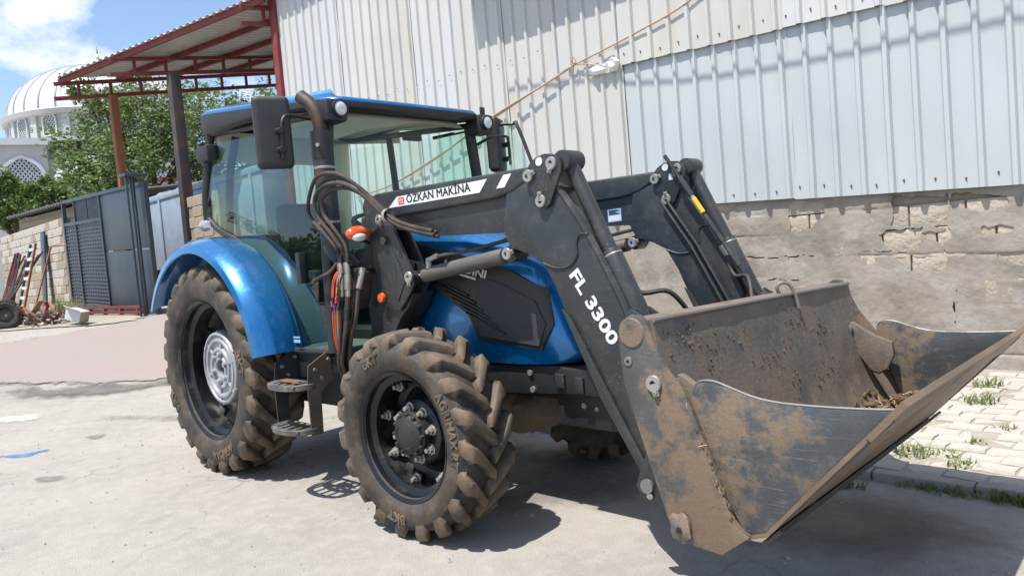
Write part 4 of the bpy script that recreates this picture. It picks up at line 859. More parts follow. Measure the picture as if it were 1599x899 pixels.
    MB().tube(cat([a + d * .14 + Vector((0, sgn * .02, .035)), a + d * .14 + Vector((0, sgn * .02, .075)), a + d * .2 + Vector((0, 0, .085)), a + d * .45 + Vector((0, -sgn * .02, .075)), b + Vector((0, -sgn * .03, .08))], 5), .011, 8).build('hose', 'rubber_hose', lc)
    MB().cyl(a + d * .14 + Vector((0, sgn * .02, .03)), a + d * .14 + Vector((0, sgn * .02, .07)), .017, 8).cyl(a + d * .13 + Vector((0, sgn * .02, .075)), a + d * .2 + Vector((0, 0, .088)), .015, 8).build('fitting', 'zinc', lc)
    # tilt cylinder and knee link
    tcy = empty('tilt_cylinder', T)
    a, b = Vector((3.262, y, 1.838)), Vector((3.60, y, 1.09)); d = (b - a).normalized()
    MB().tube([a + d * .02, a + d * .47], .034, 22).build('upper_tube', BL, tcy); MB().tube([a + d * .46, a + d * .80], .045, 24).build('barrel', BL, tcy, bevel=.004); MB().cyl(a - Vector((0, .06, 0)), a + Vector((0, .06, 0)), .048, 22).build('upper_eye', BL, tcy, bevel=.006); MB().cyl(b - Vector((0, .05, 0)), b + Vector((0, .05, 0)), .045, 18).build('lower_eye', BL, tcy)
    MB().lathe([(.0455, -.004), (.0475, 0), (.0455, .004)], 24, 'z', (0, 0, 0)).build('scrape_ring', 'zinc', tcy).matrix_local = Matrix.Translation(a + d * .485) @ d.to_track_quat('Z', 'Y').to_matrix().to_4x4()
    MB().tube([a + d * .5 + Vector((-.03, -sgn * .05, 0)), a + d * .56 + Vector((-.02, -sgn * .055, 0))], .014, 8).build('fitting', 'zinc', tcy)
    MB().tube(cat([a + d * .55 + Vector((-.02, -sgn * .055, 0)), a + d * .64 + Vector((.0, -sgn * .09, -.03)), a + d * .66 + Vector((.10, -sgn * .16, -.02)), a + d * .76 + Vector((.12, -sgn * .25, -.06))], 6), .011, 8).build('hose', 'rubber_hose', tcy)
    for p0 in (-.02, .02): MB().tube([(3.13 + p0, sgn * .45, 1.66), (3.30 + p0, sgn * .45, 1.40), (3.50 + p0, sgn * .45, 1.02)], .009, 6).build('oil_pipe', BL, tcy)
    return arm, ms
armR, mastR = loader_side(-1); armL, mastL = loader_side(1)
MB().tube([(3.36, -.5, .92), (3.36, .5, .92)], .055, 18).build('cross_tube', BL, T)
# decals on the near arm
yd = YO * 1.008 - .0005
MB().prism([(1.975, 1.757), (2.73, 1.757), (2.79, 1.818), (2.06, 1.812)], yd - .0015, yd).build('name_plate', 'white_decal', armR)
for k, (ox, oz) in enumerate(((0, 0), (.003, 0), (.0015, .0015))): text('lettering', 'ÖZKAN MAKİNA', .062, 'black_ink', armR, (2.145 + ox, yd - .0022 - .0003 * k, 1.768 + oz), (1, 0, .008), (0, 0, 1), width=.52, off=.0, depth=.0003)
MB().prism([(2.072, 1.765), (2.125, 1.765), (2.125, 1.805), (2.072, 1.805)], yd - .0022, yd - .0016).build('logo', 'red_ink', armR)
m = MB()
for (x0, z0, x1, z1) in ((2.078, 1.799, 2.088, 1.786), (2.088, 1.786, 2.098, 1.799), (2.088, 1.786, 2.088, 1.770), (2.104, 1.798, 2.104, 1.770), (2.104, 1.784, 2.118, 1.798), (2.104, 1.784, 2.118, 1.770)):
    d = Vector((x1 - x0, 0, z1 - z0)).normalized(); s_ = Vector((-d.z, 0, d.x)) * .0022; P = Vector((x0, yd - .0028, z0)), Vector((x1, yd - .0028, z1)); m.add([P[0] - s_, P[1] - s_, P[1] + s_, P[0] + s_], [(0, 1, 2, 3)])
m.build('logo_mark', 'white_decal', armR, recalc=False)
MB().prism([(2.848, 1.762), (2.904, 1.762), (2.958, 1.822), (2.905, 1.822)], yd - .0015, yd).build('stripe', 'white_decal', armR)
text('lettering', 'FL 3300', .085, 'white_decal', armR, (3.258, YO - .0022, 1.322), (.53, 0, -.848), (.848, 0, .53), width=.375, off=.0028, depth=.0008)
# decals on the far arm (seen on its inner side)
MB().prism([(2.70, 1.575), (2.80, 1.578), (2.80, 1.655), (2.70, 1.652)], .499, .5005).build('data_plate', 'sticker_blue', armL)
MB().prism([(2.705, 1.58), (2.795, 1.583), (2.795, 1.615), (2.705, 1.612)], .498, .4988).build('data_field', 'white_decal', armL)
m = MB()
for k in range(5): m.prism([(2.71, 1.622 + k * .006), (2.79 - .015 * (k % 3), 1.622 + k * .006), (2.79 - .015 * (k % 3), 1.6245 + k * .006), (2.71, 1.6245 + k * .006)], .4975, .4985)
m.build('data_print', 'black_ink', armL)
MB().prism([(3.165, 1.775), (3.195, 1.775), (3.185, 1.81), (3.17, 1.81)], .4605, .4615).build('warning_mark', 'white_decal', armL)
# level indicator on the far arm
li = empty('level_indicator', T); a, b = Vector((3.17, .43, 1.91)), Vector((3.67, .43, 1.11)); d = (b - a).normalized()
MB().tube([a, b], .011, 8).build('rod', 'black', li); MB().tube([a + d * .30, a + d * .40], .015, 8).build('mark', 'cable_yellow', li); MB().tube([a + d * .15, a + d * .28], .018, 8).tube([a + d * .42, a + d * .75], .014, 8).build('guide_tube', BL, li); MB().tube([a + d * .18, a + d * .38], .0125, 8).build('bright_rod', 'zinc', li)

# ------------------------------------------------------------------ bucket
bk = empty('bucket', T, (0, -.022, -.024), (R(-1.4), 0, 0))      # hangs a little low on the far side
EP = [(3.786, 1.05), (3.785, 1.12), (3.80, 1.165), (3.84, 1.19), (3.885, 1.187), (3.905, 1.16), (3.93, 1.09), (3.955, 1.037), (3.985, .99), (4.019, .951), (4.045, .909), (4.105, .762), (4.155, .62), (4.2, .496), (4.242, .462), (4.20, .43), (4.146, .387), (4.052, .395), (4.0, .41), (3.956, .446), (3.92, .55), (3.883, .665), (3.84, .80), (3.798, .937)]
SP = [(4.05, .89), (4.058, .925), (4.08, .955), (4.134, .960), (4.2, .94), (4.27, .918), (4.34, .907), (4.42, .904), (4.52, .905), (4.62, .909), (4.70, .915), (4.69, .885), (4.30, .474), (4.22, .47), (4.17, .56), (4.11, .73)]
for sgn in (-1, 1):
    ep = plate('end_plate', EP, sgn * 1.0, sgn * .98, 'end_plate', bk, .004)
    plate('side_plate', SP, sgn * .974, sgn * .958, 'bucket', bk, .003)
    MB().tube(cat([(x, sgn * .966, z + .004) for x, z in SP[1:11]], 3), .0045, 6).build('worn_edge', 'steel_edge', bk)
    washer((3.925, sgn * 1.0, .948), ep, .82, sgn, R(165)); 
    lump(MB(), (4.005, sgn * 1.0, .452), .045, (1.0, .45, 1.15), 6, 16).build('pivot_boss', 'bucket_muddy', ep); MB().lathe([(.002, -.025), (.012, -.025), (.014, 0)], 12, 'y', (4.002, sgn * 1.0, .448)).build('pivot_pin', 'black', ep)
    MB().lathe([(.006, -.006), (.016, -.005), (.018, 0)], 14, 'y', (3.822, sgn * 1.0, 1.022)).build('bush', 'steel_edge', ep)
    MB().lathe([(.002, -.005), (.05, -.005), (.055, 0)], 26, 'y', (3.842, sgn * 1.0, 1.125)).build('weld_disc', 'bucket', ep)
    # clam arm inside
    yy = sgn * .88
    ear = plate('clam_arm', [(3.90, .93), (3.925, .965), (3.97, .965), (4.07, .90), (4.16, .865), (4.165, .80), (4.13, .725), (4.09, .70), (4.05, .715), (3.99, .80), (3.94, .86), (3.90, .89)], yy - .018, yy + .018, 'bucket_muddy', bk, .006)
    MB().cyl((3.935, yy - .05, .925), (3.935, yy + .05, .925), .04, 18).build('clam_boss', 'bucket_muddy', ear, bevel=.008)
    plate('rib', [(3.95, .90), (4.01, .88), (4.2, .52), (4.17, .50)], yy - .012, yy + .012, 'bucket_muddy', bk, .003)
# back, floor, lip
BP = [(3.918, 1.168), (3.955, .98), (3.995, .80), (4.035, .66), (4.10, .545), (4.245, .464)]
def sweep(name, line, th, mm, y0, y1, par=bk, ny_=40, noise_=.0, seed=0, bevel=0):
    """plate following a section line in (x, z) across the bucket's width"""
    m = MB(); P = [Vector((x, 0, z)) for x, z in line]; K = len(P); N = []
    for i in range(K): d = (P[min(i + 1, K - 1)] - P[max(i - 1, 0)]).normalized(); N.append(Vector((d.z, 0, -d.x)))
    def g_(off): return [P[k] + N[k] * (off if not noise_ else off) + Vector((0, y0 + (y1 - y0) * j / ny_, 0)) for j in range(ny_ + 1) for k in range(K)]
    A, B = g_(0), g_(th)
    if noise_: A = [p - N[i % K] * noise_ * MN.fractal(p * 6 + Vector((seed, 0, 0)), 1, 2, 4) for i, p in enumerate(A)]
    n = len(A); q = lambda o, fl: [((o + j * K + k, o + j * K + k + 1, o + (j + 1) * K + k + 1, o + (j + 1) * K + k) if fl else (o + j * K + k, o + (j + 1) * K + k, o + (j + 1) * K + k + 1, o + j * K + k + 1)) for j in range(ny_) for k in range(K - 1)]
    fs = q(0, True) + q(n, False)
    for j in range(ny_): fs += [(j * K, (j + 1) * K, n + (j + 1) * K, n + j * K), (j * K + K - 1, n + j * K + K - 1, n + (j + 1) * K + K - 1, (j + 1) * K + K - 1)]
    for k in range(K - 1): fs += [(k, n + k, n + k + 1, k + 1), (ny_ * K + k, ny_ * K + k + 1, n + ny_ * K + k + 1, n + ny_ * K + k)]
    m.add(A + B, fs); return m.build(name, mm, par, ang=35)
BPd = [tuple(p)[::2] for p in cat([(x, 0, z) for x, z in BP], 6)]
sweep('back_plate', BPd, .016, 'bucket_muddy', -.979, .979, noise_=.003)
FL_ = [(4.232, .455), (4.30, .476), (4.60, .80), (4.712, .926)]
sweep('floor_plate', [(4.225, .452), (4.245, .455), (4.30, .474), (4.45, .64), (4.60, .802), (4.66, .868)], -.014, 'bucket_floor', -.979, .979, noise_=.002)
sweep('cutting_edge', [(4.628, .822), (4.68, .88), (4.728, .934)], -.020, 'bucket_floor', -.986, .986)
sweep('wear_strip', [(4.275, .452), (4.30, .466), (4.335, .502)], .012, 'black', -.978, .978)
bb = MB().prism([(3.80, 1.172), (3.92, 1.172), (3.905, 1.155), (3.815, 1.155)], -.979, .979).build('top_plate', 'bucket', bk, bevel=.004)
MB().prism([(3.815, 1.15), (3.835, 1.15), (4.02, .44), (4.2, .445), (4.2, .43), (4.0, .415)], -.978, .978).build('rear_plate', 'bucket', bk)
MB().tube([(3.92, -.978, 1.168), (3.92, .978, 1.168)], .010, 8).build('top_edge', 'steel_edge', bk)
ol_ = cat([(3.87, .20, 1.17), (3.865, .19, 1.20), (3.88, .20, 1.222), (3.91, .22, 1.215), (3.93, .23, 1.17), (3.945, .235, 1.10)], 6); MB().tube(ol_, .009, 8).build('lifting_hook', 'steel_edge', bk)
for sgn in (-1, 1):   # hitch brackets to the arms
    for y in (.475, .605):
        hb2 = plate('hitch_plate', [(3.56, 1.14), (3.60, 1.18), (3.70, 1.12), (3.82, 1.15), (3.99, .45), (3.70, .39), (3.62, .37), (3.57, .43), (3.68, .70), (3.62, .95)], sgn * (y + .025), sgn * (y + .04), BL, bk, .003)
    MB().cyl((3.632, sgn * .45, .44), (3.632, sgn * .66, .44), .03, 16).build('hitch_pin', 'steel_edge', bk)
    MB().lathe([(.002, -.006), (.014, -.004), (.016, 0)], 12, 'y', (3.642, sgn * .652, .40)).build('bolt', 'zinc', bk)
# end plate gap: hitch arms seen behind the near end plate
plate('hitch_link', [(3.72, 1.0), (3.78, 1.02), (3.80, .85), (3.86, .70), (3.84, .62), (3.76, .78), (3.72, .9)], -.90, -.86, BL, bk, .004)
# dried mud and straw caught in the bucket
rs = random.Random(31); m = MB()
def onback(t, y): x = interp(t, [(0, BP[0][0]), (.25, BP[1][0]), (.5, BP[2][0]), (.75, BP[3][0]), (1, BP[4][0])]); z = interp(t, [(0, BP[0][1]), (.25, BP[1][1]), (.5, BP[2][1]), (.75, BP[3][1]), (1, BP[4][1])]); return Vector((x, y, z))
CL = [(rs.uniform(.05, .6), rs.uniform(-.9, .5)) for _ in range(22)]
for k in range(360):
    c0 = rs.choice(CL); t = min(1, max(.02, c0[0] + rs.gauss(0, .04))); y = c0[1] + rs.gauss(0, .045)
    if rs.random() < .4: t = rs.uniform(.85, 1.0); y = rs.uniform(-.4, .93)
    if abs(y) > .95: continue
    s_ = rs.uniform(.0015, .006) * (2.4 if t > .85 and rs.random() < .5 else 1)
    lump(m, onback(t, y) + Vector((.001, 0, 0)), s_, (.7, 1.3, 1.3), k, 6)
for k in range(110): y = rs.gauss(.58, .27); q = rs.random(); lump(m, Vector((4.09 + .17 * q + rs.uniform(-.02, .03), min(y, .95), .545 + .03 * q * q + rs.uniform(-.02, .03) + .03 * rs.random() * max(0, 1 - abs(y - .7) * 3))), rs.uniform(.006, .022), (1, 1, .8), 500 + k, 6)
for k in range(26): q = rs.random(); x = interp(q, [(0, 4.05), (1, 4.2)]); z = interp(q, [(0, .9), (1, .5)]); lump(m, Vector((x + rs.uniform(-.01, .012), -1.001 + rs.uniform(-.002, .004), z)), rs.uniform(.002, .008), (1, .6, 1.4), 900 + k, 6)
tag(m.build('mud_clods', 'mud', bk, recalc=False), kind='stuff')
m = MB()
for k in range(70):
    p = Vector((4.1 + rs.uniform(0, .16), rs.uniform(-.2, .93), .5)); p.z = .555 + rs.uniform(.005, .04); a = rs.uniform(0, 3.14); d = Vector((math.cos(a) * .5, math.sin(a), rs.uniform(-.1, .3))).normalized() * rs.uniform(.015, .05); m.tube([p - d, p + d], .0013, 4)
for k in range(3):
    p = Vector((4.05 + k * .05, -1.003, .88 - k * .13)); d = Vector((rs.uniform(-1, 1), -.1, rs.uniform(-1, 1))).normalized() * rs.uniform(.008, .022); m.tube([p - d, p + d], .001, 4)
tag(m.build('straw', 'straw', bk), kind='stuff')

# ------------------------------------------------------------------ hydraulic hoses and couplings by the cab
hs = empty('hydraulic_hoses', T)
HP = [(2.392, -.63, 1.579), (2.22, -.64, 1.62), (2.07, -.65, 1.677), (1.947, -.68, 1.787), (1.863, -.72, 1.877), (1.771, -.76, 1.936), (1.665, -.79, 1.946), (1.57, -.80, 1.912), (1.513, -.80, 1.835), (1.524, -.79, 1.75), (1.617, -.78, 1.658), (1.685, -.76, 1.565)]
for k in range(4):
    i_ = k - 1.5; pts = []
    for q, p in enumerate(HP):
        w_ = .010 + .020 * math.exp(-((q - 6.5) / 3.0) ** 2); pts.append((p[0] + i_ * w_ * (1.5 if q > 7 else .5), p[1] + (.012 if k % 2 else -.012), p[2] + i_ * w_ * (-1.1 if q < 8 else .4)))
    x = 1.665 + .034 * i_; dy = -.735 - .012 * (k % 2)
    MB().tube(cat(pts + [(x + .01, dy, 1.50), (x, dy, 1.45)], 5), .0115, 8).build('hose', 'rubber_hose', hs)
    MB().cyl((x, dy, 1.47), (x, dy, 1.40), .0145, 8).cyl((x, dy, 1.40), (x - .012, dy, 1.31), .018, 10).cyl((x - .012, dy, 1.31), (x - .016, dy, 1.27), .014, 8).build('coupling', 'zinc' if k % 2 else 'bucket_muddy', hs, bevel=.002)
    MB().tube(cat([(x - .016, dy, 1.28), (x - .05, dy - .005, 1.12), (1.54 + .02 * k, dy, .98), (1.475 + .02 * k, dy + .02, .84), (1.46 + .025 * k, -.65, .70), (1.52 + .03 * k, -.5, .62)], 5), .0125, 8).build('hose', 'rubber_hose', hs)
    MB().cyl((x - .03, dy - .003, 1.20), (x - .045, dy - .004, 1.14), .0175, 8).build('clip', 'black', hs)
for k in range(5):
    x = 1.60 + .032 * k; MB().tube(cat([(x + .03, -.66, 1.42), (x + .01, -.70, 1.30), (x - .03, -.71 - .01 * (k % 2), 1.14), (1.50 + .024 * k, -.70, .98), (1.47 + .02 * k, -.67, .82), (1.50 + .02 * k, -.58, .66)], 5), .0135, 8).build('hose', ('rubber_hose', 'step_mud', 'exhaust_tip')[k % 3], hs)
    MB().cyl((x + .028, -.665, 1.43), (x + .012, -.70, 1.31), .02, 8).build('coupling', 'exhaust_tip' if k % 2 else 'zinc', hs, bevel=.002)
for k, mm in enumerate(('cable_orange', 'cable_red', 'cable_orange', 'cable_blue', 'cable_yellow', 'cable_red', 'black', 'black')):
    x = 1.555 + .012 * k; MB().tube(cat([(x + .07, -.70, 1.46), (x + .03, -.755, 1.40), (x + .012 * math.sin(k * 2.3), -.765, 1.31), (x - .01, -.765, 1.22), (x - .04, -.755, 1.1), (1.49 + .008 * k, -.73, .95), (1.46, -.66, .78)], 5), .004, 6).build('cable', mm, hs)
    MB().box(x - .020, x - .004, -.778, -.760, 1.19 + .022 * (k % 3), 1.225 + .022 * (k % 3)).build('connector', mm if k % 2 else 'black', hs, bevel=.002)
MB().tube(cat([(1.60, -.74, 1.47), (1.56, -.77, 1.42), (1.49, -.78, 1.40), (1.40, -.785, 1.375)], 5), [.012] * 15 + [.016], 8).build('loose_plug', 'rubber_hose', hs)
plate('valve_block', [(1.66, 1.42), (1.76, 1.40), (1.74, 1.30), (1.69, 1.2), (1.66, 1.18)], -.70, -.60, 'rubber_hose', hs, .012); MB().cyl((1.70, -.72, 1.33), (1.70, -.60, 1.33), .024, 10).build('valve_cap', 'bucket_muddy', hs)
MB().box(1.55, 1.78, -.60, -.5, 1.42, 1.55).build('manifold', 'black', hs, bevel=.01)
for x in (2.03,): MB().lathe([(.038, -.014), (.042, 0), (.038, .014)], 12, 'x', (x, -.66, 1.71)).build('cable_tie', 'zinc', hs)

# ================================================================== background left
# canopy behind the warehouse corner
can = tag(empty('canopy', None, (-9.5, 3.5, gz(-9.5))), 'open shed roof of corrugated sheets on dark red welded steel trusses and posts', 'canopy')
CO = Vector((-9.5, 3.5, gz(-9.5)))
def CB(mb): mb.v = [p - CO for p in mb.v]; return mb
def edge_y(x): return 1.35 + (x + 11.75) * (3.75 - 1.35) / 4.8
def edge_z(x): return 5.66 + (x + 11.75) * (6.46 - 5.66) / 4.8
def roofz(x, y): return edge_z(x) + (y - edge_y(x)) * (.165 - .012 * (x + 11.75))
m = MB(); NX = 130
vs = []
for i in range(NX + 1):
    x = -11.45 + 4.5 * i / NX; h = .02 * math.sin(i * math.pi / 2) * (1 if i % 2 else 0)
    for q in range(5):
        y = edge_y(x) - .05 + (8.0 - edge_y(x)) * q / 4; vs.append((x, y, roofz(x, y) + .05 + (.035 if (i // 2) % 2 else 0)))
m.add(vs, [(i * 5 + q, (i + 1) * 5 + q, (i + 1) * 5 + q + 1, i * 5 + q + 1) for i in range(NX) for q in range(4)])
CB(m).build('roof_sheet', 'roof_metal', can, solid=.004, ang=30)
def beam(name, a, b, w_, h, mm, up=(0, 0, 1)):
    a, b = Vector(a), Vector(b); d = (b - a).normalized(); s_ = d.cross(Vector(up)).normalized(); u_ = s_.cross(d)
    m = MB().add([p + s_ * sx * w_ / 2 + u_ * sz * h / 2 for p in (a, b) for sx in (-1, 1) for sz in (-1, 1)], [(0, 1, 3, 2), (4, 6, 7, 5), (0, 2, 6, 4), (1, 5, 7, 3), (0, 4, 5, 1), (2, 3, 7, 6)])
    return CB(m).build(name, mm, can, bevel=.005)
for k, (x, ys) in enumerate(((-11.45, 1.40), (-10.0, 2.02), (-7.25, 3.42))):
    y1 = 8.0
    zt = lambda y: roofz(x, y) - .06
    zb = lambda y: roofz(x, y) - .06 - .30
    beam('chord', (x, ys, zt(ys)), (x, y1, zt(y1)), .07, .075, 'red_steel'); beam('chord', (x, ys - .02, zb(ys)), (x, y1, zb(y1)), .07, .075, 'red_steel')
    y = ys + .45
    while y < y1: beam('web', (x, y, zb(y)), (x, y, zt(y)), .055, .055, 'red_steel', (1, 0, 0)); y += .62
for k, dy in enumerate((.04, 1.15, 2.3, 3.5)):
    a, b = -11.5, -6.98; beam('rafter', (a, edge_y(a) + dy, roofz(a, edge_y(a) + dy) - .01), (b, edge_y(b) + dy, roofz(b, edge_y(b) + dy) - .01), .06, .11, 'red_steel')
beam('post', (-11.28, 2.44, gz(-11)), (-11.28, 2.44, 5.47), .15, .15, 'rust_post', (1, 0, 0)); beam('post', (-9.3, 2.93, gz(-9)), (-9.3, 2.93, 5.52), .2, .2, 'dark_post', (1, 0, 0))

# sliding gate
gt_ = tag(empty('gate', None, (-11.4, 2.0, .85)), 'dark blue steel gate of embossed panels with a barred strip on top', 'gate')
GX0, GX1 = -14.0, -8.75
def gp(t, d, h): return Vector((GX0 + (GX1 - GX0) * t, 1.98 + d, 1.05 - .2 * t + h * (2.48))) - Vector((-11.4, 2.0, .85))
def gbox(name, t0, t1, d0, d1, h0, h1, mm='gate', bevel=.006):
    m = MB().add([gp(t, d, h) for t in (t0, t1) for d in (d0, d1) for h in (h0, h1)], [(0, 1, 3, 2), (4, 6, 7, 5), (0, 2, 6, 4), (1, 5, 7, 3), (0, 4, 5, 1), (2, 3, 7, 6)]); return m.build(name, mm, gt_, bevel=bevel)
for t0, t1 in ((0, .012), (.17, .178), (.50, .510), (.988, 1)): gbox('upright', t0, t1, -.04, .04, 0, 1)
gbox('rail', .012, .988, -.035, .035, .97, 1); gbox('rail', .012, .5, -.036, .036, .755, .785); gbox('rail', .012, .988, -.035, .035, 0, .03)
for t0, t1 in ((.185, .335), (.345, .497)):
    for k in range(11): t = t0 + (t1 - t0) * (k + .5) / 11; gbox('bar', t - .0035, t + .0035, -.012, .012, .785, .97, bevel=0)
gbox('panel', .515, .985, -.012, .012, .5, .97); gbox('panel', .515, .985, -.014, .010, .03, .49)
def emboss(t0, t1, h0, h1, nt_, nh):
    pa = gbox('panel', t0, t1, -.01, .012, h0, h1); m = MB()
    for i in range(nt_):
        for j in range(nh):
            a = t0 + (t1 - t0) * (i + .12) / nt_; b = t0 + (t1 - t0) * (i + .88) / nt_; c_ = h0 + (h1 - h0) * (j + .15) / nh; d = h0 + (h1 - h0) * (j + .85) / nh; am, cm = (a + b) / 2, (c_ + d) / 2
            m.add([gp(a, -.011, c_), gp(b, -.011, c_), gp(b, -.011, d), gp(a, -.011, d), gp(a * .8 + am * .2, -.03, cm), gp(b * .8 + am * .2, -.03, cm)], [(0, 1, 5, 4), (1, 2, 5), (2, 3, 4, 5), (3, 0, 4)])
    tag(m.build('embossing', 'gate', pa, recalc=False), kind='stuff')
emboss(.014, .166, .035, .75, 5, 22); emboss(.184, .498, .035, .75, 10, 22)
for k, t in enumerate((.955, .985, 1.0)):
    m = MB().add([gp(t + a * .0035, -.13 - .1 * k + d * .018, h) for a in (-1, 1) for d in (-1, 1) for h in (-.02, 1.03)], [(0, 1, 3, 2), (4, 6, 7, 5), (0, 2, 6, 4), (1, 5, 7, 3), (0, 4, 5, 1), (2, 3, 7, 6)]); m.build('guide_post', 'gate', gt_, bevel=.004)
m = MB().add([gp(.945 + a, -.21 + d, h) for a in (0, .075) for d in (-.16, .22) for h in (1.03, 1.05)], [(0, 1, 3, 2), (4, 6, 7, 5), (0, 2, 6, 4), (1, 5, 7, 3), (0, 4, 5, 1), (2, 3, 7, 6)]); m.build('guide_cap', 'gate', gt_, bevel=.004)
# rail under it
tr = tag(empty('gate_rail', None, (-11.5, 1.9, .85)), 'rusty red steel rail on stub legs under the blue gate', 'rail')
for z in (.14, .04): box('runner', -2.4, 2.75, -.22, -.17, z, z + .05, 'red_steel', tr)
for k in range(6): box('stub_leg', -2.3 + k * .95, -2.22 + k * .95, -.23, -.16, -.02, .14, 'red_steel', tr)

# concrete block walls
bmesh_ = [MB().box(-.195, .195, -.1, .1, -.095, .095).mesh('block', q, bevel=.008, seg=1) for q in ('block', 'block_tan')]
def block_wall(name, x0, x1, y, z0, rows, label, zslope=0., pale=lambda r, k: True, skip=lambda r, k: False, core='mortar'):
    e = tag(empty(name, None, (x0, y, z0)), label, 'wall'); n = int((x1 - x0) / .4)
    box('mortar_core', .01, x1 - x0 - .01, -.085, .085, 0, rows * .2, core, e, bevel=0)
    for r_ in range(rows):
        for k in range(n):
            if skip(r_, k): continue
            x = (k + .5) * .4 + (.2 if r_ % 2 else 0)
            if x > x1 - x0 - .15: continue
            link('block', bmesh_[0 if pale(r_, k) else 1], e, (x, rn.uniform(-.006, .006), .1 + r_ * .2), (0, rn.uniform(-.01, .01), 0))
    return e
block_wall('block_wall', -20.6, -14.1, 2.05, .75, 12, 'pale concrete block wall left of the blue gate', pale=lambda r, k: (r > 7 and rn.random() < .8) or rn.random() < .35)
block_wall('block_pier', -8.62, -7.3, 2.75, gz(-8.5), 11, 'short tan block wall piece behind the dark canopy post', pale=lambda r, k: False)
# low shed with corrugated roof behind the wall
sh = tag(empty('low_shed', None, (-21, 4.4, .85)), 'low block shed with a dark corrugated roof edge behind the wall', 'shed')
m = MB(); vs = []
for i in range(121):
    x = -6 + 10 * i / 120; h = .035 * math.sin(i * 1.6)
    for y in (-.9, 3): vs.append((x, y, 3.30 + h + (y + .9) * .12 - .028 * x))
m.add(vs, [(i * 2, i * 2 + 2, i * 2 + 3, i * 2 + 1) for i in range(120)]); m.build('roof', 'corr_dark', sh, solid=.05)
m = MB().add([(x, y, z) for x in (-6, 4) for y in (-.5, .0) for z in (0, 3.2 - .028 * x)], [(0, 1, 3, 2), (4, 6, 7, 5), (0, 2, 6, 4), (1, 5, 7, 3), (0, 4, 5, 1), (2, 3, 7, 6)]); m.build('wall', 'block_tan', sh)
for r_ in range(4):
    for k in range(24): link('block', bmesh_[1], sh, (-5.8 + k * .4 + (.2 if r_ % 2 else 0), -.44, 2.35 + r_ * .2 - .028 * (-5.8 + k * .4)), (0, .028, 0))
beam2 = MB().tube([(-4.2, -1.2, 2.5), (2.2, -1.15, 2.62)], .05, 8); beam2.build('pipe', 'alu', sh)
# pale blue truck box behind the gate
tk = tag(empty('truck_body', None, (-10.6, 3.9, .85)), 'pale blue grey truck box behind the gate with rags on top', 'truck body')
box('box', -4.4, 2.6, 0, 2.2, .9, 2.75, 'container', tk, bevel=.02); box('top_rail', -4.42, 2.62, -.03, .06, 2.60, 2.72, 'container', tk, bevel=.01)
for k in range(5): box('stake', -4.3 + k * 1.6, -4.2 + k * 1.6, -.035, 0, .9, 2.6, 'container', tk)
m = MB(); rs = random.Random(2)
for k in range(18): lump(m, (-3.6 + k * .33, .5, 2.76 + rs.uniform(0, .05)), .2, (1, 1, .55), k, 9)
m.build('tarpaulin', 'tarp', tk)
for k in range(4): MB().cyl((-1.0 + k * .9, .3, .45), (-1.0 + k * .9, .05, .45), .45, 20).build('wheel', 'tyre_old', tk)

# junk by the wall
def jl(n, x, y): return empty(n, None, (x, y, gz(x)))
e = tag(jl('cart', -9.75, -.2), 'small broken cart with an old tyre at the left edge by the scrap', 'cart')
m = MB().lathe([(.13, -.07), (.2, -.085), (.235, -.07), (.245, -.03), (.245, .03), (.235, .07), (.2, .085), (.13, .07)], 30, 'y', (0, 0, 0), True)
for k in range(22):
    a = k * 2 * math.pi / 22; mt = Matrix.Rotation(a, 4, 'Y'); m.box(.235, .253, -.075, -.005, -.02, .02, mt); mt = Matrix.Rotation(a + .14, 4, 'Y'); m.box(.235, .253, .005, .075, -.02, .02, mt)
cart = e; wh = empty('wheel', cart, (0, 0, .25), (0, 0, R(62)))
m.build('tyre', 'tyre_old', wh, bevel=.004)
MB().lathe([(.02, -.05), (.06, -.06), (.13, -.04), (.14, -.07)], 24).build('rim', 'rim', wh)
e = tag(jl('ladder', -12.0, .45), 'battered white metal ladder leaning by the scrap', 'ladder')
for x in (-.2, .2): MB().tube([(x - .1, 0, 0), (x - .15, .42, 1.6)], .026, 6).build('rail', 'gate' if x < 0 else 'rust_post', e)
for k in range(8): t = (k + .6) / 8.2; MB().box(-.32 - .05 * t, .12 - .05 * t, .42 * t - .02, .42 * t + .02, 1.6 * t - .03, 1.6 * t + .03).build('rung', 'white_decal', e)
e = tag(jl('pipe_frame', -11.6, .55), 'thin rusty pipe frame leaning beside the ladder', 'frame')
MB().tube([(.0, 0, 0), (.0, .5, 1.5)], .018, 6).build('upright', 'rust_post', e); MB().tube([(.0, .5, 1.5), (.35, .7, 1.5)], .016, 6).build('crossbar', 'rust_post', e)
e = tag(jl('board', -15.6, 1.75), 'tall dark blue plank leaning against the block wall', 'board'); box('plank', -.16, .16, -.02, .02, 0, 2.1, 'gate', e, mtx=Matrix.Rotation(R(-4), 4, 'X'))
bx = tag(jl('cardboard_box', -8.75, .62), 'white box with an orange mark tipped over near the gate', 'box')
mt = Matrix.Translation((0, 0, .17)) @ Matrix.Rotation(R(35), 4, 'Z') @ Matrix.Rotation(R(18), 4, 'Y')
mt = mt @ Matrix.Scale(.75, 4)
box('carton', -.19, .19, -.15, .15, -.13, .13, 'white_box', bx, mtx=mt); m = MB().add([mt @ Vector(p) for p in ((-.19, -.15, .13), (.19, -.15, .13), (.22, -.27, .2), (-.17, -.27, .21))], [(0, 1, 2, 3)]); m.build('flap', 'white_box', bx, solid=.006)
box('side_panel', .191, .196, -.14, .14, -.12, .12, 'block_tan', bx, mtx=mt)
rs = random.Random(21)
